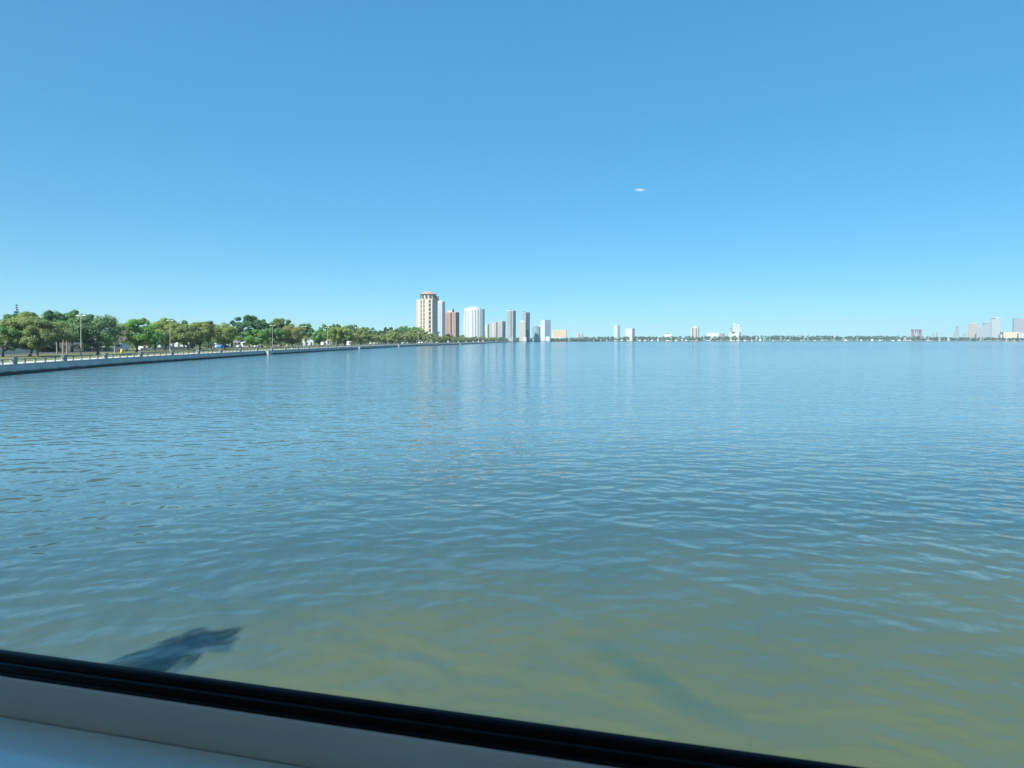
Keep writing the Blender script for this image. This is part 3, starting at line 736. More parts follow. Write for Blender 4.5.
drive(CAR, 257, 50, (.8,.8,.8), 'white car under the low bright green oak')
drive(CAR, 280, 56, (.3,.05,.04), 'dark red car right of the third lamp', True)
drive(VAN, 323.5, 50, (.75,.75,.74), 'white van under the trees left of fifth lamp')
WH, GR, BK = (.82,.82,.82), (.3,.31,.33), (.03,.03,.035)
for k, (px, inl, c, pr) in enumerate(((403,50,WH,CAR),(407.5,56,WH,CAR),(419.5,50,WH,SUV),(422.5,56,WH,VAN),(430,50,WH,VAN),(437,56,WH,SUV),(448,48,WH,VAN),(451,56,WH,CAR),(458.5,50,WH,SUV),(466,56,WH,SUV),(473,50,WH,VAN),(478.5,56,WH,VAN),(483.5,50,WH,SUV),(489.5,50,WH,VAN))):
    kind = {'car':'car','suv':'tall car','van':'van'}[pr.name]
    drive(pr, px, inl, c, 'white %s, %s from left in the far traffic near towers' % (kind, ordinal(k)), k % 2 == 1, 'far white traffic below the towers')
# small things on the lawn
YM = plain('yellow_paint', (.75,.5,.06), .5, .15, 2)
for k, (px, inl, lab) in enumerate(((121.6, 30, 'yellow lawn marker post in front of the white van'), (265.5, 42, 'yellow marker post left of the third lamp'), (287, 44, 'yellow marker post under the tan oak'))):
    p = by_px(px, inl); root = empty('marker_post', p); tag(root, lab, 'marker post')
    mb = MB(); mb.tube([(0,0,-.1),(0,0,1.25),(0,0,1.4)], [.42,.40,.15], 10); mb.build('post', YM, root)
    mb = MB(); mb.tube([(0,0,.9),(0,0,1.05)], [.425,.425], 10); mb.build('band', STUCCO, root)
p = by_px(292, 4.5); root = empty('bench', (p.x,p.y,ZG+.012), R(95)); tag(root, 'white bench on the promenade below the tan oak', 'bench')
mb = MB(); mb.box(-1,1,-.25,.25,.42,.5); mb.build('seat', STUCCO, root); mb = MB(); mb.box(-1,1,.2,.28,.5,1.0); mb.build('backrest', STUCCO, root)
for s in (-.8,.8): mb = MB(); mb.box(s-.1,s+.1,-.22,.22,0,.42); mb.build('leg', STUCCO, root)

# ------------------------------------------------------------------ towers
def corner_poly(px0, split, px1, d, th=35):
    """footprint with a lit face (px0..split) and a shaded right face (split..px1)"""
    t = R(th); A = (split-px0)*d/F/math.cos(t); B = max(.5,(px1-split))*d/F/math.sin(t)
    l = Vector((P(px0,d), d)); n = l + A*Vector((math.cos(t),-math.sin(t))); r = n + B*Vector((math.sin(t),math.cos(t))); bk = l + (r-n)
    return l, n, r, bk
def inland(px, d):
    """push a building near the bending shore back until it stands behind the road"""
    if px > 505: return d
    q, _ = at_px(px, 84); return max(d, q.y)
def tower(name, px0, split, px1, ytop, d, mat, lab, cat='tower', pent=(), strips=(), sstrips=(), th=35, roofmat=None, group=None, par=1.2, matname='glass'):
    d = inland((px0+px1)/2, d); l, n, r, bk = corner_poly(px0, split, px1, d, th); H = HT(ytop, d) - ZG; c = (l+n+r+bk)/4
    root = empty(name, (c.x,c.y,ZG)); tag(root, lab, cat, group)
    lo = [(v.x-c.x, v.y-c.y) for v in (l,n,r,bk)]
    mb = MB(); mb.prism(lo, -.5, H); mb.build('wall', mat, root)
    k = 1.012; mb = MB(); mb.prism([(x*k,y*k) for x,y in lo], H-.6, H+par*.5); mb.build('roof', roofmat or ROOFM['white'], root)
    for (a, b, yt, m_) in pent:              # penthouses on the roof
        f0, f1 = (a-px0)/(px1-px0), (b-px0)/(px1-px0); u = Vector(lo[1])-Vector(lo[0]); v = Vector(lo[3])-Vector(lo[0]); T = u+v
        base = Vector(lo[0]) + v*.5
        w = (b-a)*d/F; cx = (a+b)/2; xx = P(cx,d)-c.x; dd = w*.6
        yc = 0.0
        mb = MB(); mb.box(xx-w/2, xx+w/2, yc-dd/2, yc+dd/2, H+par*.5, HT(yt,d)-ZG); mb.build('penthouse', m_, root)
    def strip(a, b, pxa, pxb, s0, s1, y0, y1, m_, nm):
        a, b = Vector(a), Vector(b); f0, f1 = (s0-pxa)/(pxb-pxa), (s1-pxa)/(pxb-pxa)
        q0, q1 = a.lerp(b, f0), a.lerp(b, f1); o = Vector(((b-a).y, -(b-a).x)).normalized()*.25; i_ = -o*.4
        z0 = HT(y1,d)-ZG; z1 = HT(y0,d)-ZG
        poly = [(q0+o),(q1+o),(q1+i_),(q0+i_)]
        mb = MB(); mb.prism([(p.x,p.y) for p in poly], max(.0,z0), min(z1,H-.9)); mb.build(nm, m_, root)
    for (s0,s1,y0,y1,m_,nm) in strips: strip(lo[0], lo[1], px0, split, s0, s1, y0, y1, m_, nm)
    for (s0,s1,y0,y1,m_,nm) in sstrips: strip(lo[1], lo[2], split, px1, s0, s1, y0, y1, m_, nm)
    return root, lo, c, H
DG = plain('tower_dark_glass', (.07,.085,.10), .25, .2, .1); BG = plain('tower_blue_glass', (.10,.15,.19), .2, .2, .1)
CREAM, WHT, BRK, GRY = (.68,.56,.46), (.74,.74,.73), (.40,.255,.20), (.42,.40,.37)
TGL = (.08,.10,.12)
# 1 cream tower
CRM = plain('cream_stucco', tuple(c*.78 for c in CREAM), .8, .1, .05)
def cream_tower():
    d = inland(426, 918)
    root, lo, c, H = tower('condo_tower', 416.6, 433.2, 437.4, 300, d, facade(CREAM,(.30,.25,.2),3.35,40,(.02,.06),(.3,.8)), 'tall cream tower with red tile hat, first from left', roofmat=CRM, th=24)
    a, b = Vector(lo[0]), Vector(lo[1]); L = (b-a).length; ud = (b-a)/L; nd = Vector((ud.y,-ud.x))
    def on(s0, s1, z0, z1, mat, nm, proud=.25, back=.2, par=root):
        q = [a+ud*s0+nd*proud, a+ud*s1+nd*proud, a+ud*s1-nd*back, a+ud*s0-nd*back]; mb = MB(); mb.prism([(p.x,p.y) for p in q], z0, z1); return mb.build(nm, mat, par)
    sx = L/16.6
    z = 3.0
    while z < H-5:
        for s0, s1 in ((4.3,5.5),(7.2,8.6)):
            w = on(s0*sx-.25, s1*sx+.25, z-.6, z+4.4, DG, 'window')
            on(s0*sx-.3, s1*sx+.3, z+1.5, z+2.1, CRM, 'sill', .45, .2, w)
        bl = on(12.9*sx, 15.3*sx, z-.3, z+4.9, DG, 'balcony', .2, .2)
        on(12.7*sx, 15.5*sx, z-.7, z+.35, CRM, 'railing', 1.0, -.25, bl)
        for dz in (0, 3.3): on(-.9, .7, z+dz, z+dz+1.0, CRM, 'balcony_slab', .5, 4)
        z += 6.7
    on(10.4*sx, 11.6*sx, 0, H-1.2, CRM, 'pilaster', .6)
    # narrower drum with arcade, right wing and overhanging tile hat
    def ring(px0, px1, n=12, sq=.8):
        r = (px1-px0)/2*d/F; cx = P((px0+px1)/2, d)-c.x; return [(cx+r*math.cos(t*math.tau/n+.13), r*sq*math.sin(t*math.tau/n+.13)) for t in range(n)]
    z1 = HT(294.2,d)-ZG
    mb = MB(); mb.prism(ring(420.0,435.0), H+.6, z1); dr = mb.build('drum', CRM, root)
    rr = ring(419.7,435.3)
    for i in range(12):
        p, q = Vector(rr[i]), Vector(rr[(i+1)%12]); u = q-p; o = Vector((u.y,-u.x)).normalized()*.3
        mb = MB(); mb.prism([tuple(p+u*.25+o),tuple(p+u*.75+o),tuple(p+u*.75-o),tuple(p+u*.25-o)], H+2.2, z1-1.2); mb.build('window', DG, dr)
    zt = HT(291.0,d)-ZG
    mb = MB(); mb.prism(ring(418.6,436.0), z1, z1+.8); mb.taper(ring(418.6,436.0), z1+.8, ring(424,431), zt); mb.build('tile_roof', plain('pink_tile', (.34,.24,.205), .8, .2, .3), root)
    x0, x1 = P(434.2,d)-c.x, P(437.3,d)-c.x
    mb = MB(); mb.box(x0, x1, 2, 13, H, HT(295.3,d)-ZG); mb.build('rear_wing', CRM, root)
cream_tower()
S_ = lambda *a: a
tower('condo_tower', 437.4, 442.6, 445.2, 302, 1010, facade((.64,.64,.64),(.20,.24,.30),3.6,60,(0,1),(.08,.6)), 'slim white tower with balcony bands behind the cream tower', pent=((439,442.5,300.6,STUCCO),))
tower('apartment_tower', 445.2, 456.2, 459.2, 312.6, 1080, facade(BRK,(.22,.15,.13),3.2,3.4,(.3,.7),(.35,.75)), 'brown brick tower with dark central window strip', strips=((450.7,452.3,313,334,DG,'window_strip'),(447.6,448.4,314,334,plain('brick_dark',(.27,.15,.12),.8,.1,.1),'window_strip'),(454.2,454.9,314,334,plain('brick_dark',(.27,.15,.12),.8,.1,.1),'window_strip')), pent=((447.5,452.2,310.2,plain('beige_plant_room',(.5,.42,.36),.8,.1,.1)),(452.3,454,309.0,DG)), th=25, roofmat=plain('brick_parapet',(.40,.24,.19),.8,.1,.1))
# white curved tower
def curved_tower():
    d = inland(474, 1250); px0, px1, yt = 463.2, 484.6, 308.8; root = empty('curved_tower', (P(474,d), d, ZG)); tag(root, 'wide white tower with curved front and vertical balcony bays', 'tower')
    H = HT(yt,d)-ZG; w = (px1-px0)*d/F
    def arc(a0, a1, rx, ry, n): return [(rx*math.sin(R(a0+(a1-a0)*i/n)), -ry*math.cos(R(a0+(a1-a0)*i/n))) for i in range(n+1)]
    rx, ry = w*.5, w*.42
    def body(a0, a1, k, z1, nm, mat):
        o = arc(a0,a1,rx*k,ry*k,max(2,int((a1-a0)/6))); mb = MB(); mb.prism(o + [(o[-1][0]*.3, 6),(o[0][0]*.3,6)], -.5, z1); return mb.build(nm, mat, root)
    fm = facade((.68,.67,.66),(.45,.49,.55),3.2,5.2,(.15,.6),(.2,.65)); sm = facade((.66,.68,.71),(.24,.28,.34),3.2,4,(.1,.75),(.2,.75))
    body(-90,-62,1.0, HT(315,d)-ZG, 'lower_wing', fm)
    body(-62, 36, 1.0, H, 'wall', fm); body(36, 90, 1.0, H-1.5, 'side_wall', sm)
    for a in (-52,-33,-8,8,24):
        o = arc(a, a+5, rx*1.006, ry*1.006, 1); i_ = arc(a, a+5, rx*.985, ry*.985, 1)
        mb = MB(); mb.prism(o + i_[::-1], 2, H-4); mb.build('window_strip', plain('pale_glass',(.24,.26,.31),.3,.15,.1), root)
    for a in (-58,-42,-20,0,16,32):
        o = arc(a, a+3, rx*1.03, ry*1.03, 1); i_ = arc(a, a+3, rx*.985, ry*.985, 1)
        mb = MB(); mb.prism(o + i_[::-1], -.2, H+.4); mb.build('fin', STUCCO, root)
    mb = MB(); o = arc(-62,60,rx*.8,ry*.8,16); mb.prism(o+[(3,5),(-6,5)], H, H+2.2); mb.build('roof', ROOFM['white'], root)
    mb = MB(); mb.box(-6,9,-ry*.5,2,H+2.2,H+4.2); mb.build('penthouse', STUCCO, root)
curved_tower()
tower('apartment_block', 485.2, 487.6, 489.2, 324.6, 1480, facade((.62,.54,.38),(.4,.33,.24),3.2,3.6), 'small cream block just right of the white curved tower')
tower('apartment_tower', 490.2, 496.4, 497.4, 322.2, 1520, facade((.44,.43,.41),(.22,.22,.22),3.1,3.2,(.2,.75),(.2,.8)), 'grey tower with pale stripe, left half of the paired greys', strips=((492.4,493.6,323,336,CRM,'stair_panel'),), th=20)
tower('apartment_tower', 497.4, 502.4, 505.6, 321.4, 1530, facade((.42,.39,.39),(.24,.23,.24),3.1,3.2,(.2,.75),(.2,.8)), 'taller grey tower with dark side, right half of the paired greys', sstrips=((503.2,504.8,323,336,BG,'window_strip'),))
tower('condo_tower', 507.2, 513.0, 515.8, 310.8, 1720, facade((.38,.385,.39),(.17,.19,.21),3.3,3.4,(.15,.7),(.2,.75)), 'tall slim grey tower with dark vertical stripe', strips=((510.8,511.6,311,337,DG,'window_strip'),), sstrips=((513.4,514.2,312,337,BG,'window_strip'),(514.9,515.6,311,337,DG,'window_strip')), pent=((509.6,512.4,309.4,plain('grey_plant_room',(.2,.2,.22),.8,.1,.1)),(507.4,508.6,310,STUCCO)))
tower('condo_tower', 522.4, 525.8, 530.0, 312.4, 2010, facade((.36,.385,.40),(.18,.22,.25),3.3,3.4,(.1,.75),(.2,.75)), 'tall grey twin-faced tower behind the tan block', pent=((522.8,525.6,311.6,GLASSD),), sstrips=((526.6,527.4,314,338,DG,'window_strip'),(528.7,529.4,314,338,DG,'window_strip')))
tower('apartment_tower', 519.2, 525.4, 526.2, 321.4, 1900, facade((.46,.42,.375),(.30,.28,.26),3.2,3.4,(.2,.7),(.3,.7)), 'tan block in front of the tall grey twin-faced tower', th=15, pent=((520.8,523.5,320.6,STUCCO),))
tower('office_block', 526.2, 527.4, 529.2, 329.5, 1920, plain('teal_glass',(.06,.11,.13),.2,.15,.1), 'dark glass block at the foot of the tan block', 'building')
# round teal building
d = 2100; root = empty('glass_building', (P(536.4,d), d, ZG)); tag(root, 'round teal glass building, low beside the white and blue slab', 'building')
r = 3.9*d/F; ring = [(r*math.cos(t*math.tau/20), r*math.sin(t*math.tau/20)) for t in range(20)]; H = HT(327.6,d)-ZG
mb = MB(); mb.prism(ring, -.5, H); mb.build('wall', facade((.30,.42,.42),(.14,.24,.26),3.4,4,(.1,.9),(.2,.8)), root)
mb = MB(); mb.prism([(x*1.02,y*1.02) for x,y in ring], H, H+1.4); mb.build('roof', ROOFM['grey'], root)
mb = MB(); mb.box(-r*.3,r*.35,-r*.3,r*.3,H+1.4,HT(326.6,d)-ZG+1.5); mb.build('penthouse', ROOFM['grey'], root)
tower('condo_tower', 540.6, 544.6, 551.0, 320.2, 2200, facade((.58,.59,.60),(.44,.50,.56),3.3,3.4,(.1,.7),(.2,.7)), 'white slab with blue-grey right face, right of the teal building', th=40)
tower('hotel_building', 552.2, 565.8, 566.8, 330.2, 2420, facade((.66,.58,.46),(.45,.34,.24),3.3,4,(.2,.7),(.2,.7)), 'wide low cream building with orange columns', 'building', strips=tuple((554+k*2.2,555+k*2.2,330.5,337,plain('orange_panel',(.50,.30,.16),.8,.1,.1),'column_panel') for k in range(6)), th=12)
for px0, px1, y, d, lab in ((545.5,550.5,336.6,2150,'low white waterfront building below the white and blue slab'),(557.5,565,336.9,2380,'low white waterfront building below the wide cream building'),(523,527,337.2,1850,'low white waterfront building below the tan block')):
    tower('waterfront_building', px0, px1-.8, px1, y, d, facade((.60,.59,.57),(.4,.4,.4),3.5,4), lab, 'building', th=15)
tower('apartment_block', 577.2, 579.2, 580.0, 333.4, 2520, facade((.5,.42,.36),(.3,.26,.24),3.3,4), 'small tan block on the far shore, left of a pair')
tower('apartment_block', 580.6, 582.4, 583.2, 333.4, 2520, facade((.5,.42,.36),(.3,.26,.24),3.3,4), 'small tan block on the far shore, right of a pair')
tower('condo_tower', 614.0, 617.0, 620.2, 325.6, 2600, facade((.66,.72,.72),(.38,.50,.52),3.3,3.6,(.1,.8),(.2,.7)), 'slim pale teal tower alone on the far shore', th=40)
tower('condo_tower', 625.4, 631.4, 635.0, 328.6, 2600, facade((.62,.58,.52),(.42,.40,.38),3.3,3.6), 'broad tan and grey tower right of the slim teal tower', strips=((627.8,629.0,329,339,STUCCO,'stair_panel'),))
tower('waterfront_house', 664.4, 671, 672.6, 334.2, 2720, facade((.74,.68,.66),(.5,.42,.4),4,5), 'white house with pinkish front amid the far trees', 'house', th=15, pent=((666.5,669.5,333.4,ROOFM['tile']),))
tower('condo_tower', 690.6, 697.2, 700.0, 327.4, 2730, facade((.56,.50,.42),(.36,.33,.3),3.3,3.6,(.1,.8),(.2,.7)), 'tan striped tower with peaked cap on the far shore', strips=((692.2,693.0,328,339,DG,'window_strip'),(695.2,696.0,328,339,DG,'window_strip')), pent=((692.6,696.6,326.2,CRM),(694,695.2,325.2,CRM)), th=25)
tower('hospital_building', 706.2, 718, 719.2, 333.0, 2760, facade((.62,.62,.62),(.55,.57,.6),3.6,6,(.3,.6),(.3,.6)), 'wide low white building right of the tan striped tower', 'building', th=12)
tower('office_block', 719.4, 722.6, 724.6, 333.6, 2790, facade((.36,.32,.33),(.2,.2,.22),3.4,3.6), 'small brown-grey block against the wide white building', 'building', roofmat=ROOFM['tile'])
# stepped white tower with pinnacles
d = 2780
root, lo, c, H = tower('stepped_tower', 728.8, 737.2, 740.2, 332.0, d, facade((.60,.59,.57),(.5,.48,.48),3.4,4,(.2,.7),(.2,.7)), 'stepped white tower with two pointed pinnacles')
for a, b, y in ((731,739.2,327.4),(732.6,735.6,325.4),(736.4,738.8,326.4)):
    w = (b-a)*d/F; x = P((a+b)/2,d)-c.x; dp = min(w, 34)*(.9 if y > 327 else .5); y0 = 0
    mb = MB(); mb.box(x-w/2, x+w/2, -dp/2, dp/2, H, HT(y,d)-ZG); mb.build('setback', facade((.58,.57,.57),(.46,.45,.47),3.4,4,(.2,.7),(.2,.7)), root)
for px, y0, y in ((734.1,325.4,322.8),(737.6,326.4,324.2)):
    x = P(px,d)-c.x; w = 6; q = lambda k: [(x-w*k,-w*k),(x+w*k,-w*k),(x+w*k,w*k),(x-w*k,w*k)]
    mb = MB(); mb.taper(q(.9), HT(y0,d)-ZG, q(.06), HT(y,d)-ZG); mb.build('pinnacle', STUCCO, root)
# far downtown
D = 5150
fc = lambda w, g=None, fl=3.8: facade(tuple(x*.85 for x in w), g or tuple(x*.5 for x in w), fl, 4.5, (.1,.75), (.15,.7))
RED = plain('rusty_steel', (.34,.2,.2), .8, .2, .1)
def portal():
    d = 3400; root = empty('gantry_crane', (P(916.6,d), d, ZG)); tag(root, 'reddish gantry frame standing above the far treeline', 'crane')
    k = d/F; H = HT(329.2,d)-ZG
    for s in (-1,1):
        for yy in (-6,6):
            mb = MB(); mb.box(s*3.9*k-2.2, s*3.9*k+2.2, yy-2.2, yy+2.2, 0, H-6); mb.build('leg', RED, root)
    mb = MB(); mb.box(-4.6*k, 4.6*k, -8.5, 8.5, H-6, H); mb.build('top_beam', RED, root)
    mb = MB(); mb.box(-3.4*k, 3.4*k, -5, 5, H*.28, H*.40); mb.build('cross_beam', RED, root)
    mb = MB(); mb.tube([(-1.9*k,0,H*.40),(-.9*k,0,H-6)], [2.5,2.5], 6); mb.tube([(1.9*k,0,H*.40),(.9*k,0,H-6)], [2.5,2.5], 6); mb.build('brace', RED, root)
portal()
tower('chimney_tower', 932.6, 933.4, 934.0, 332.4, 3500, fc((.45,.40,.42)), 'thin grey tower, left of two right of the gantry')
tower('chimney_tower', 936.0, 937.0, 937.8, 332.0, 3500, fc((.42,.38,.40)), 'thin grey tower, right of two right of the gantry')
tower('office_tower', 953.8, 956.0, 957.4, 331.2, D, fc((.42,.45,.50)), 'short blue-grey tower at the left of the downtown cluster')
tower('office_tower', 956.0, 957.8, 963.0, 326.0, D+60, fc((.36,.42,.50)), 'blue-grey tower, tallest at left of the downtown cluster')
tower('office_block', 963.2, 965, 966.4, 332.6, D, fc((.48,.45,.47)), 'small mauve block between blue-grey and tan towers')
tower('office_tower', 968.2, 974.4, 976.4, 323.9, D, fc((.60,.50,.38)), 'tan tower of the downtown cluster', pent=((970,974,323.2,CRM),))
tower('office_tower', 976.4, 977.8, 979.2, 327.6, D-90, fc((.55,.5,.52)), 'narrow pinkish tower right of the tan tower')
tower('office_tower', 977.8, 983.4, 984.6, 326.4, D-40, fc((.52,.49,.52)), 'mauve lower shoulder tower left of dark-topped tower')
tower('office_tower', 983.2, 987.8, 991.0, 324.2, D+10, fc((.50,.48,.52)), 'mauve tower with dark top in the downtown cluster', pent=((984.4,990.2,323.3,plain('dark_crown',(.22,.2,.22),.8,.1,.1)),))
tower('office_tower', 991.4, 997.0, 1000.2, 318.2, D, fc((.60,.60,.59)), 'tall white tower, brightest of the downtown cluster', pent=((992,999.5,317.6,STUCCO),))
tower('office_block', 1000.2, 1001.8, 1003.0, 332.0, D+30, fc((.45,.5,.53)), 'small blue-grey block right of the tall white tower')
tower('hotel_building', 1003.2, 1015.6, 1018.4, 332.2, 2900, facade((.64,.46,.28),(.72,.66,.55),3.8,9,(.45,.9),(.1,.85)), 'wide orange and cream hotel on the downtown waterfront', 'building', th=20)
tower('office_tower', 1013.6, 1021.0, 1026.0, 319.0, D+20, fc((.46,.44,.47)), 'tall grey tower cut by the right edge', pent=((1015,1020,318.4,plain('dark_crown',(.22,.2,.22),.8,.1,.1)),))
tower('office_block', 1018.6, 1026, 1030, 333.0, 2850, fc((.66,.66,.68)), 'low white block at the right edge', 'building')
for px0, px1, y, c_, lab in ((961,974,337.0,(.42,.43,.45),'low grey convention building on the downtown waterfront'),(976,984,338.4,(.66,.64,.62),'low pale building below the mauve towers'),(984,1000,338.6,(.6,.58,.56),'long low building below the tall white tower'),
      (1000.5,1003,334.6,(.7,.68,.62),'tiny cream block left of the orange hotel'),(903,912,337.9,(.64,.64,.64),'low white shed left of the gantry'),(921,931,337.4,(.6,.6,.62),'low pale shed right of the gantry'),(938,946,337.8,(.72,.72,.72),'low white shed right of the thin grey towers')):
    tower('waterfront_building', px0, px1-1, px1, y, 2790, fc(c_), lab, 'building', th=14)
# small houses scattered on the far shore
hs = [569,573,588,593,600,607,622,640,645,652,658,676,682,686,745,752,760,773,788,801,815,822,834,846,861,872,880,893,899,949]
for k, px in enumerate(hs):
    p = by_px(px, 6 + (k*13 % 9)); w = random.uniform(1.2,2.6)*p.y/F; h = random.uniform(5,9); c_ = random.choice(((.6,.59,.56),(.5,.46,.4),(.55,.5,.46),(.4,.36,.32),(.33,.3,.28)))
    root = empty('shore_house', p, R(random.uniform(-20,20) - 45*(px > 620) + 20)); tag(root, 'tiny pale house at the water edge of the far shore', 'house', 'tiny pale houses along the far shore')
    wm = plain('far_house_%.2f' % c_[1], c_, .85, .1, .3)
    mb = MB(); mb.box(-w/2,w/2,-4,4,-.3,h*.65); mb.build('wall', wm, root)
    mb = MB(); mb.taper([(-w/2-.4,-4.4),(w/2+.4,-4.4),(w/2+.4,4.4),(-w/2-.4,4.4)], h*.65, [(-w*.3,-.1),(w*.3,-.1),(w*.3,.1),(-w*.3,.1)], h); mb.build('roof', ROOFM[random.choice(('grey','tan','white'))], root)

# ------------------------------------------------------------------ the room and its window (camera stands at the origin, eye 6 m above the water)
A = math.atan(F/ (CX + 2258))                 # the window wall is turned a little against the view
u = Vector((math.cos(A), -math.sin(A), 0)); nv = Vector((math.sin(A), math.cos(A), 0))
ROOM = Matrix(((u.x,nv.x,0,0),(u.y,nv.y,0,0),(0,0,1,EYE),(0,0,0,1)))     # local x along the wall, y outwards, z from eye height
T0 = .75
PAINTW = plain('room_paint', (.76,.75,.73), .8, .06, 1.5); FRM = plain('window_frame_paint', (.74,.66,.63), .45, .08, 3); SILLM = plain('sill_paint', (.76,.90,.96), .18, .04, 2.5)
def rbox(name, *b, mat=PAINTW, kind='structure'):
    mb = MB(); mb.box(*b, M=ROOM); return tag(mb.build(name, mat), kind=kind)
S0, S1, Z0, Z1 = -2.4, 2.2, -.60, 1.65       # rough opening
X0, X1, YB, ZF, ZC = -3.2, 3.0, -4.5, -1.62, 1.85
EXT = plain('exterior_stucco', (.6,.57,.5), .85, .15, .8)
mb = MB()
for b in ((X0-.2,S0,T0-.08,T0+.14,ZF-.2,ZC+.2),(S1,X1+.2,T0-.08,T0+.14,ZF-.2,ZC+.2),(S0,S1,T0-.08,T0+.14,ZF-.2,Z0),(S0,S1,T0-.08,T0+.14,Z1,ZC+.2)): mb.box(*b, M=ROOM)
tag(mb.build('wall_front', PAINTW), kind='structure')
for nm, xa, xb, ya, yb_ in (('wall_left', X0-.2, X0, -.9, .6), ('wall_right', X1, X1+.2, -2.2, .6)):     # side walls; opening by each front corner added to brighten sill and frame
    mb = MB()
    for b in ((xa,xb,YB,ya,ZF-.2,ZC+.2),(xa,xb,yb_,T0-.08,ZF-.2,ZC+.2),(xa,xb,ya,yb_,ZF-.2,-1.4),(xa,xb,ya,yb_,1.6,ZC+.2)): mb.box(*b, M=ROOM)
    tag(mb.build(nm, PAINTW), kind='structure')
rbox('wall_back', X0-.2, X1+.2, YB-.2, YB, ZF-.2, ZC+.2)
rbox('floor', X0, X1, YB, T0-.08, ZF-.2, ZF, mat=plain('floor_tile', (.62,.60,.56), .5, .1, 3)); rbox('ceiling', X0, X1, YB, T0-.08, ZC, ZC+.2)
mb = MB(); mb.box(X0-.2, X1+.2, YB-.2, T0+.14, ZG-EYE-.3, ZF-.2, M=ROOM); tag(mb.build('wall_lower', EXT), kind='structure')
mb = MB(); e = .12
q = lambda x0,x1,y0,y1,z: [ROOM @ Vector(p) for p in ((x0,y0,z),(x1,y0,z),(x1,y1,z),(x0,y1,z))]
b0 = q(X0-.2-e,X1+.2+e,YB-.2-e,T0+.14+e,ZC+.2); b1 = q(-.6,.6,-2.1,-1.9,ZC+1.4)
mb.taper([(p.x,p.y) for p in b0], b0[0].z, [(p.x,p.y) for p in b1], b1[0].z); tag(mb.build('roof', ROOFM['grey']), kind='structure')

win = empty('window', ROOM @ Vector((0,T0,0)), -A); tag(win, 'wide fixed window with black rubber gasket and pale sill across bottom', 'window')
GASK = plain('black_rubber', (.0025,.003,.005), .34, .3, 20); GASK.node_tree.nodes['Principled BSDF'].inputs['Specular IOR Level'].default_value = .09
def prof_ring(name, prof, mat, smooth=True):
    """sweep a profile (inset from the opening, depth from the pane plane) round the opening's four sides"""
    # corners at offset k from the gasket's inner line
    gs0, gs1, gz0, gz1 = S0+.12, S1-.12, -.4878, Z1-.12
    mb = MB(); rings = []
    for (o, y) in prof: rings.append([(gs0-o,y,gz0-o),(gs1+o,y,gz0-o),(gs1+o,y,gz1+o),(gs0-o,y,gz1+o)])
    for i in range(len(rings)-1):
        for k in range(4):
            m_ = (k+1)%4; mb.face([rings[i][k],rings[i][m_],rings[i+1][m_],rings[i+1][k]][::-1], None, False)
    return mb.build(name, mat, win)
gp = [(0,.004),(0,-.003)]
def bump_arc(o0, y0, o1, y1, h, n=8):
    r = []
    for i in range(n+1):
        t = i/n; s = math.sin(math.pi*t)*h; L = math.hypot(o1-o0, y1-y0); nx, ny = -(y1-y0)/L, (o1-o0)/L
        r.append((o0+(o1-o0)*t - abs(nx)*s*1.0, y0+(y1-y0)*t - abs(ny)*s*.7))
    return r
gp = [(0,.004)] + bump_arc(0,-.002,.0055,-.013,.0012) + [(.0075,-.0135)] + bump_arc(.0070,-.014,.0120,-.026,.0030) + [(.0140,-.0265),(.0145,-.031),(.0175,-.031)]
prof_ring('gasket', gp, GASK)
prof_ring('frame', [(.0172,-.0302),(.0172,-.0345),(.0185,-.036),(.0275,-.0375),(.0285,-.0385),(.0720,-.0385),(.0720,.03),(.04,.03),(.014,.0065)], FRM)
mb = MB(); mb.box(S0+.06,S1-.06,-.0385-.22,-.040,-.5595-.03,-.5595); 
mb.build('sill', SILLM, win); SILLM.node_tree.nodes['Principled BSDF'].inputs['Coat Weight'].default_value = 1; SILLM.node_tree.nodes['Principled BSDF'].inputs['Coat Roughness'].default_value = .12
# fill between sill board and the wall below, part of the wall's plaster reveal
rbox('wall_reveal', S0, S1, T0-.30, T0-.081, -.75, -.5900)
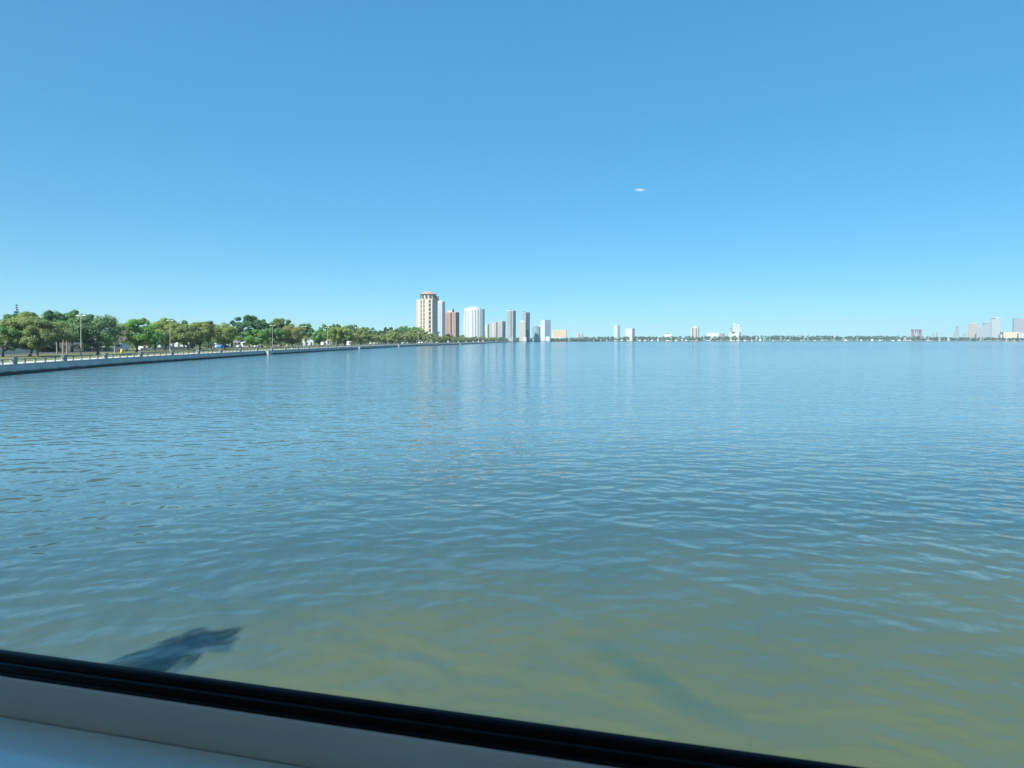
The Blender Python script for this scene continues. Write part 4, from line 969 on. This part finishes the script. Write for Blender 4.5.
# jamb lining: closes the gap between frame and rough opening
mb = MB()
for b in ((S0,S0+.05,-.08,.06,Z0,Z1),(S1-.05,S1,-.08,.06,Z0,Z1),(S0+.05,S1-.05,-.08,.06,Z1-.05,Z1),(S0+.05,S1-.05,-.0355,.06,Z0,Z0+.045)): mb.box(*b)
mb.build('jamb', FRM, win)
def glass():
    m, nt, b = new_mat('window_glass'); nt.nodes.remove(b); out = nt.nodes['Material Output']
    t = N(nt, 'ShaderNodeBsdfTransparent'); t.inputs[0].default_value = (.88,.975,1.0,1)
    g = N(nt, 'ShaderNodeBsdfGlossy'); g.inputs['Roughness'].default_value = .0; g.inputs['Color'].default_value = (1,1,1,1)
    fr = N(nt, 'ShaderNodeFresnel'); fr.inputs['IOR'].default_value = 1.45
    mx = N(nt, 'ShaderNodeMixShader'); Lk(nt, fr.outputs[0], mx.inputs[0]); Lk(nt, t.outputs[0], mx.inputs[1]); Lk(nt, g.outputs[0], mx.inputs[2])
    # dried water spots and a faint film
    tc = N(nt, 'ShaderNodeTexCoord'); vo = N(nt, 'ShaderNodeTexVoronoi'); vo.inputs['Scale'].default_value = 7; vo.inputs['Randomness'].default_value = 1
    Lk(nt, tc.outputs['Object'], vo.inputs['Vector'])
    wn = N(nt, 'ShaderNodeTexWhiteNoise'); Lk(nt, vo.outputs['Color'], wn.inputs['Vector'])
    spot = math_n(nt, 'MULTIPLY', ramp(nt, vo.outputs['Distance'], .06, .015), math_n(nt, 'GREATER_THAN', wn.outputs['Value'], .72))
    fn = noise(nt, 3, 4, tc.outputs['Object'], .6)
    film = math_n(nt, 'MULTIPLY', ramp(nt, fn.outputs['Fac'], .45, .8), .02)
    fac = math_n(nt, 'ADD', math_n(nt, 'MULTIPLY', spot, .13), film)
    df = N(nt, 'ShaderNodeBsdfTranslucent'); df.inputs[0].default_value = (.85,.88,.9,1)
    mx2 = N(nt, 'ShaderNodeMixShader'); Lk(nt, fac, mx2.inputs[0]); Lk(nt, mx.outputs[0], mx2.inputs[1]); Lk(nt, df.outputs[0], mx2.inputs[2])
    Lk(nt, mx2.outputs[0], out.inputs[0]); return m
mb = MB(); mb.face([(S0+.119,0,-.4892),(S1-.119,0,-.4892),(S1-.119,0,Z1-.119),(S0+.119,0,Z1-.119)])
mb.build('glass_pane', glass(), win)

# ------------------------------------------------------------------ garden palm left of the house: its crown's shadow falls on the water
SUN_AZ, SUN_EL = R(208), R(46)             # clockwise from +Y (the view direction)
sd = Vector((math.sin(SUN_AZ)*math.cos(SUN_EL), math.cos(SUN_AZ)*math.cos(SUN_EL), math.sin(SUN_EL)))
tgt = Vector((-6.55, 11.6, 0)); hp = 8.8; cpos = tgt + sd*(hp/sd.z)
o = plant(PALM, (cpos.x, cpos.y, ZG), 7.9, .56, (.06,.10,.04), 'slender garden palm left of the window', None, 0.0)

# ------------------------------------------------------------------ light, air, camera
w = bpy.data.worlds.new('World'); scn.world = w; w.use_nodes = True; nt = w.node_tree
sky = N(nt, 'ShaderNodeTexSky', sky_type='NISHITA'); sky.sun_disc = False; sky.sun_elevation = SUN_EL; sky.sun_rotation = SUN_AZ
sky.air_density = .6; sky.dust_density = .3; sky.ozone_density = 6.0; sky.altitude = 0
hs = N(nt, 'ShaderNodeHueSaturation'); hs.inputs['Saturation'].default_value = 1.94; gm = N(nt, 'ShaderNodeGamma'); gm.inputs[1].default_value = .385; Lk(nt, sky.outputs[0], gm.inputs[0]); Lk(nt, gm.outputs[0], hs.inputs['Color']); Lk(nt, mixc(nt, 1.0, hs.outputs[0], (1.0,1.28,1.18), 'MULTIPLY'), nt.nodes['Background'].inputs[0]); nt.nodes['Background'].inputs[1].default_value = .15
sl = bpy.data.lights.new('sun', 'SUN'); sl.energy = 3.6; sl.angle = R(.53); sl.color = (1,.94,.84); so = bpy.data.objects.new('sun', sl); COL.objects.link(so)
so.rotation_euler = (-sd).to_track_quat('-Z','Y').to_euler()

def haze():
    m = bpy.data.materials.new('haze'); m.use_nodes = True; nt = m.node_tree; nt.nodes.clear()
    out = N(nt, 'ShaderNodeOutputMaterial'); v = N(nt, 'ShaderNodeVolumePrincipled')
    v.inputs['Color'].default_value = (.62,.74,.92,1); v.inputs['Density'].default_value = 7.5e-5; v.inputs['Anisotropy'].default_value = .2
    Lk(nt, v.outputs[0], out.inputs['Volume'])
    mb = MB(); mb.box(-4000,8000,-300,6600,-2.6,215); tag(mb.build('haze', m), 'thin blue haze over the bay', kind='stuff')
HAZE = True
if HAZE: haze()
# a small volume standing in for a pane reflection, far beyond the haze
def glint_volume():
    d = 9000; p = Vector((P(640,d), d, HT(190,d))); m = bpy.data.materials.new('glint_volume'); m.use_nodes = True; nt = m.node_tree; nt.nodes.clear()
    out = N(nt, 'ShaderNodeOutputMaterial'); v = N(nt, 'ShaderNodeVolumePrincipled'); v.inputs['Color'].default_value = (1,1,1,1); 
    tc = N(nt, 'ShaderNodeTexCoord'); mp = N(nt, 'ShaderNodeMapping'); mp.inputs['Scale'].default_value = (1/105, 1/60, 1/26); Lk(nt, tc.outputs['Object'], mp.inputs['Vector'])
    ln = N(nt, 'ShaderNodeVectorMath', operation='LENGTH'); Lk(nt, mp.outputs[0], ln.inputs[0]); nz = noise(nt, .025, 3, tc.outputs['Object'])
    ed = math_n(nt, 'SUBTRACT', math_n(nt, 'ADD', ln.outputs['Value'], math_n(nt, 'MULTIPLY_ADD', nz.outputs['Fac'], 1.0, -.5)), 0)
    Lk(nt, math_n(nt, 'MULTIPLY', ramp(nt, ed, 1.0, .1), .018), v.inputs['Density'])
    Lk(nt, v.outputs[0], out.inputs['Volume'])
    import bmesh; bm = bmesh.new()
    for (x,z,rx,rz) in ((0,0,110,28),):
        bmesh.ops.create_icosphere(bm, subdivisions=2, radius=1, matrix=Matrix.Translation((x,0,z)) @ Matrix.Diagonal((rx,62,rz,1)))
    me = bpy.data.meshes.new('glint_volume'); bm.to_mesh(me); bm.free(); me.materials.append(m); o = bpy.data.objects.new('glint_volume', me); COL.objects.link(o); o.location = p
    tag(o, 'tiny white reflection speck alone in the sky', kind='stuff')
glint_volume()

cam = bpy.data.cameras.new('camera'); co = bpy.data.objects.new('camera', cam); COL.objects.link(co); scn.camera = co
co.location = (0,0,EYE); co.rotation_euler = (R(90),0,0)
cam.sensor_width = 36; cam.lens = 36*F/1024; cam.shift_y = -(384-HZ)/1024; cam.clip_start = .05; cam.clip_end = 80000
cam.dof.use_dof = True; cam.dof.focus_distance = 150; cam.dof.aperture_fstop = 9
scn.view_settings.view_transform = 'Standard'; scn.view_settings.look = 'None'; scn.view_settings.exposure = 1.5; scn.view_settings.gamma = 1
scn.cycles.max_bounces = 6; scn.cycles.volume_bounces = 1; scn.cycles.transparent_max_bounces = 12
scn.cycles.sample_clamp_indirect = 8
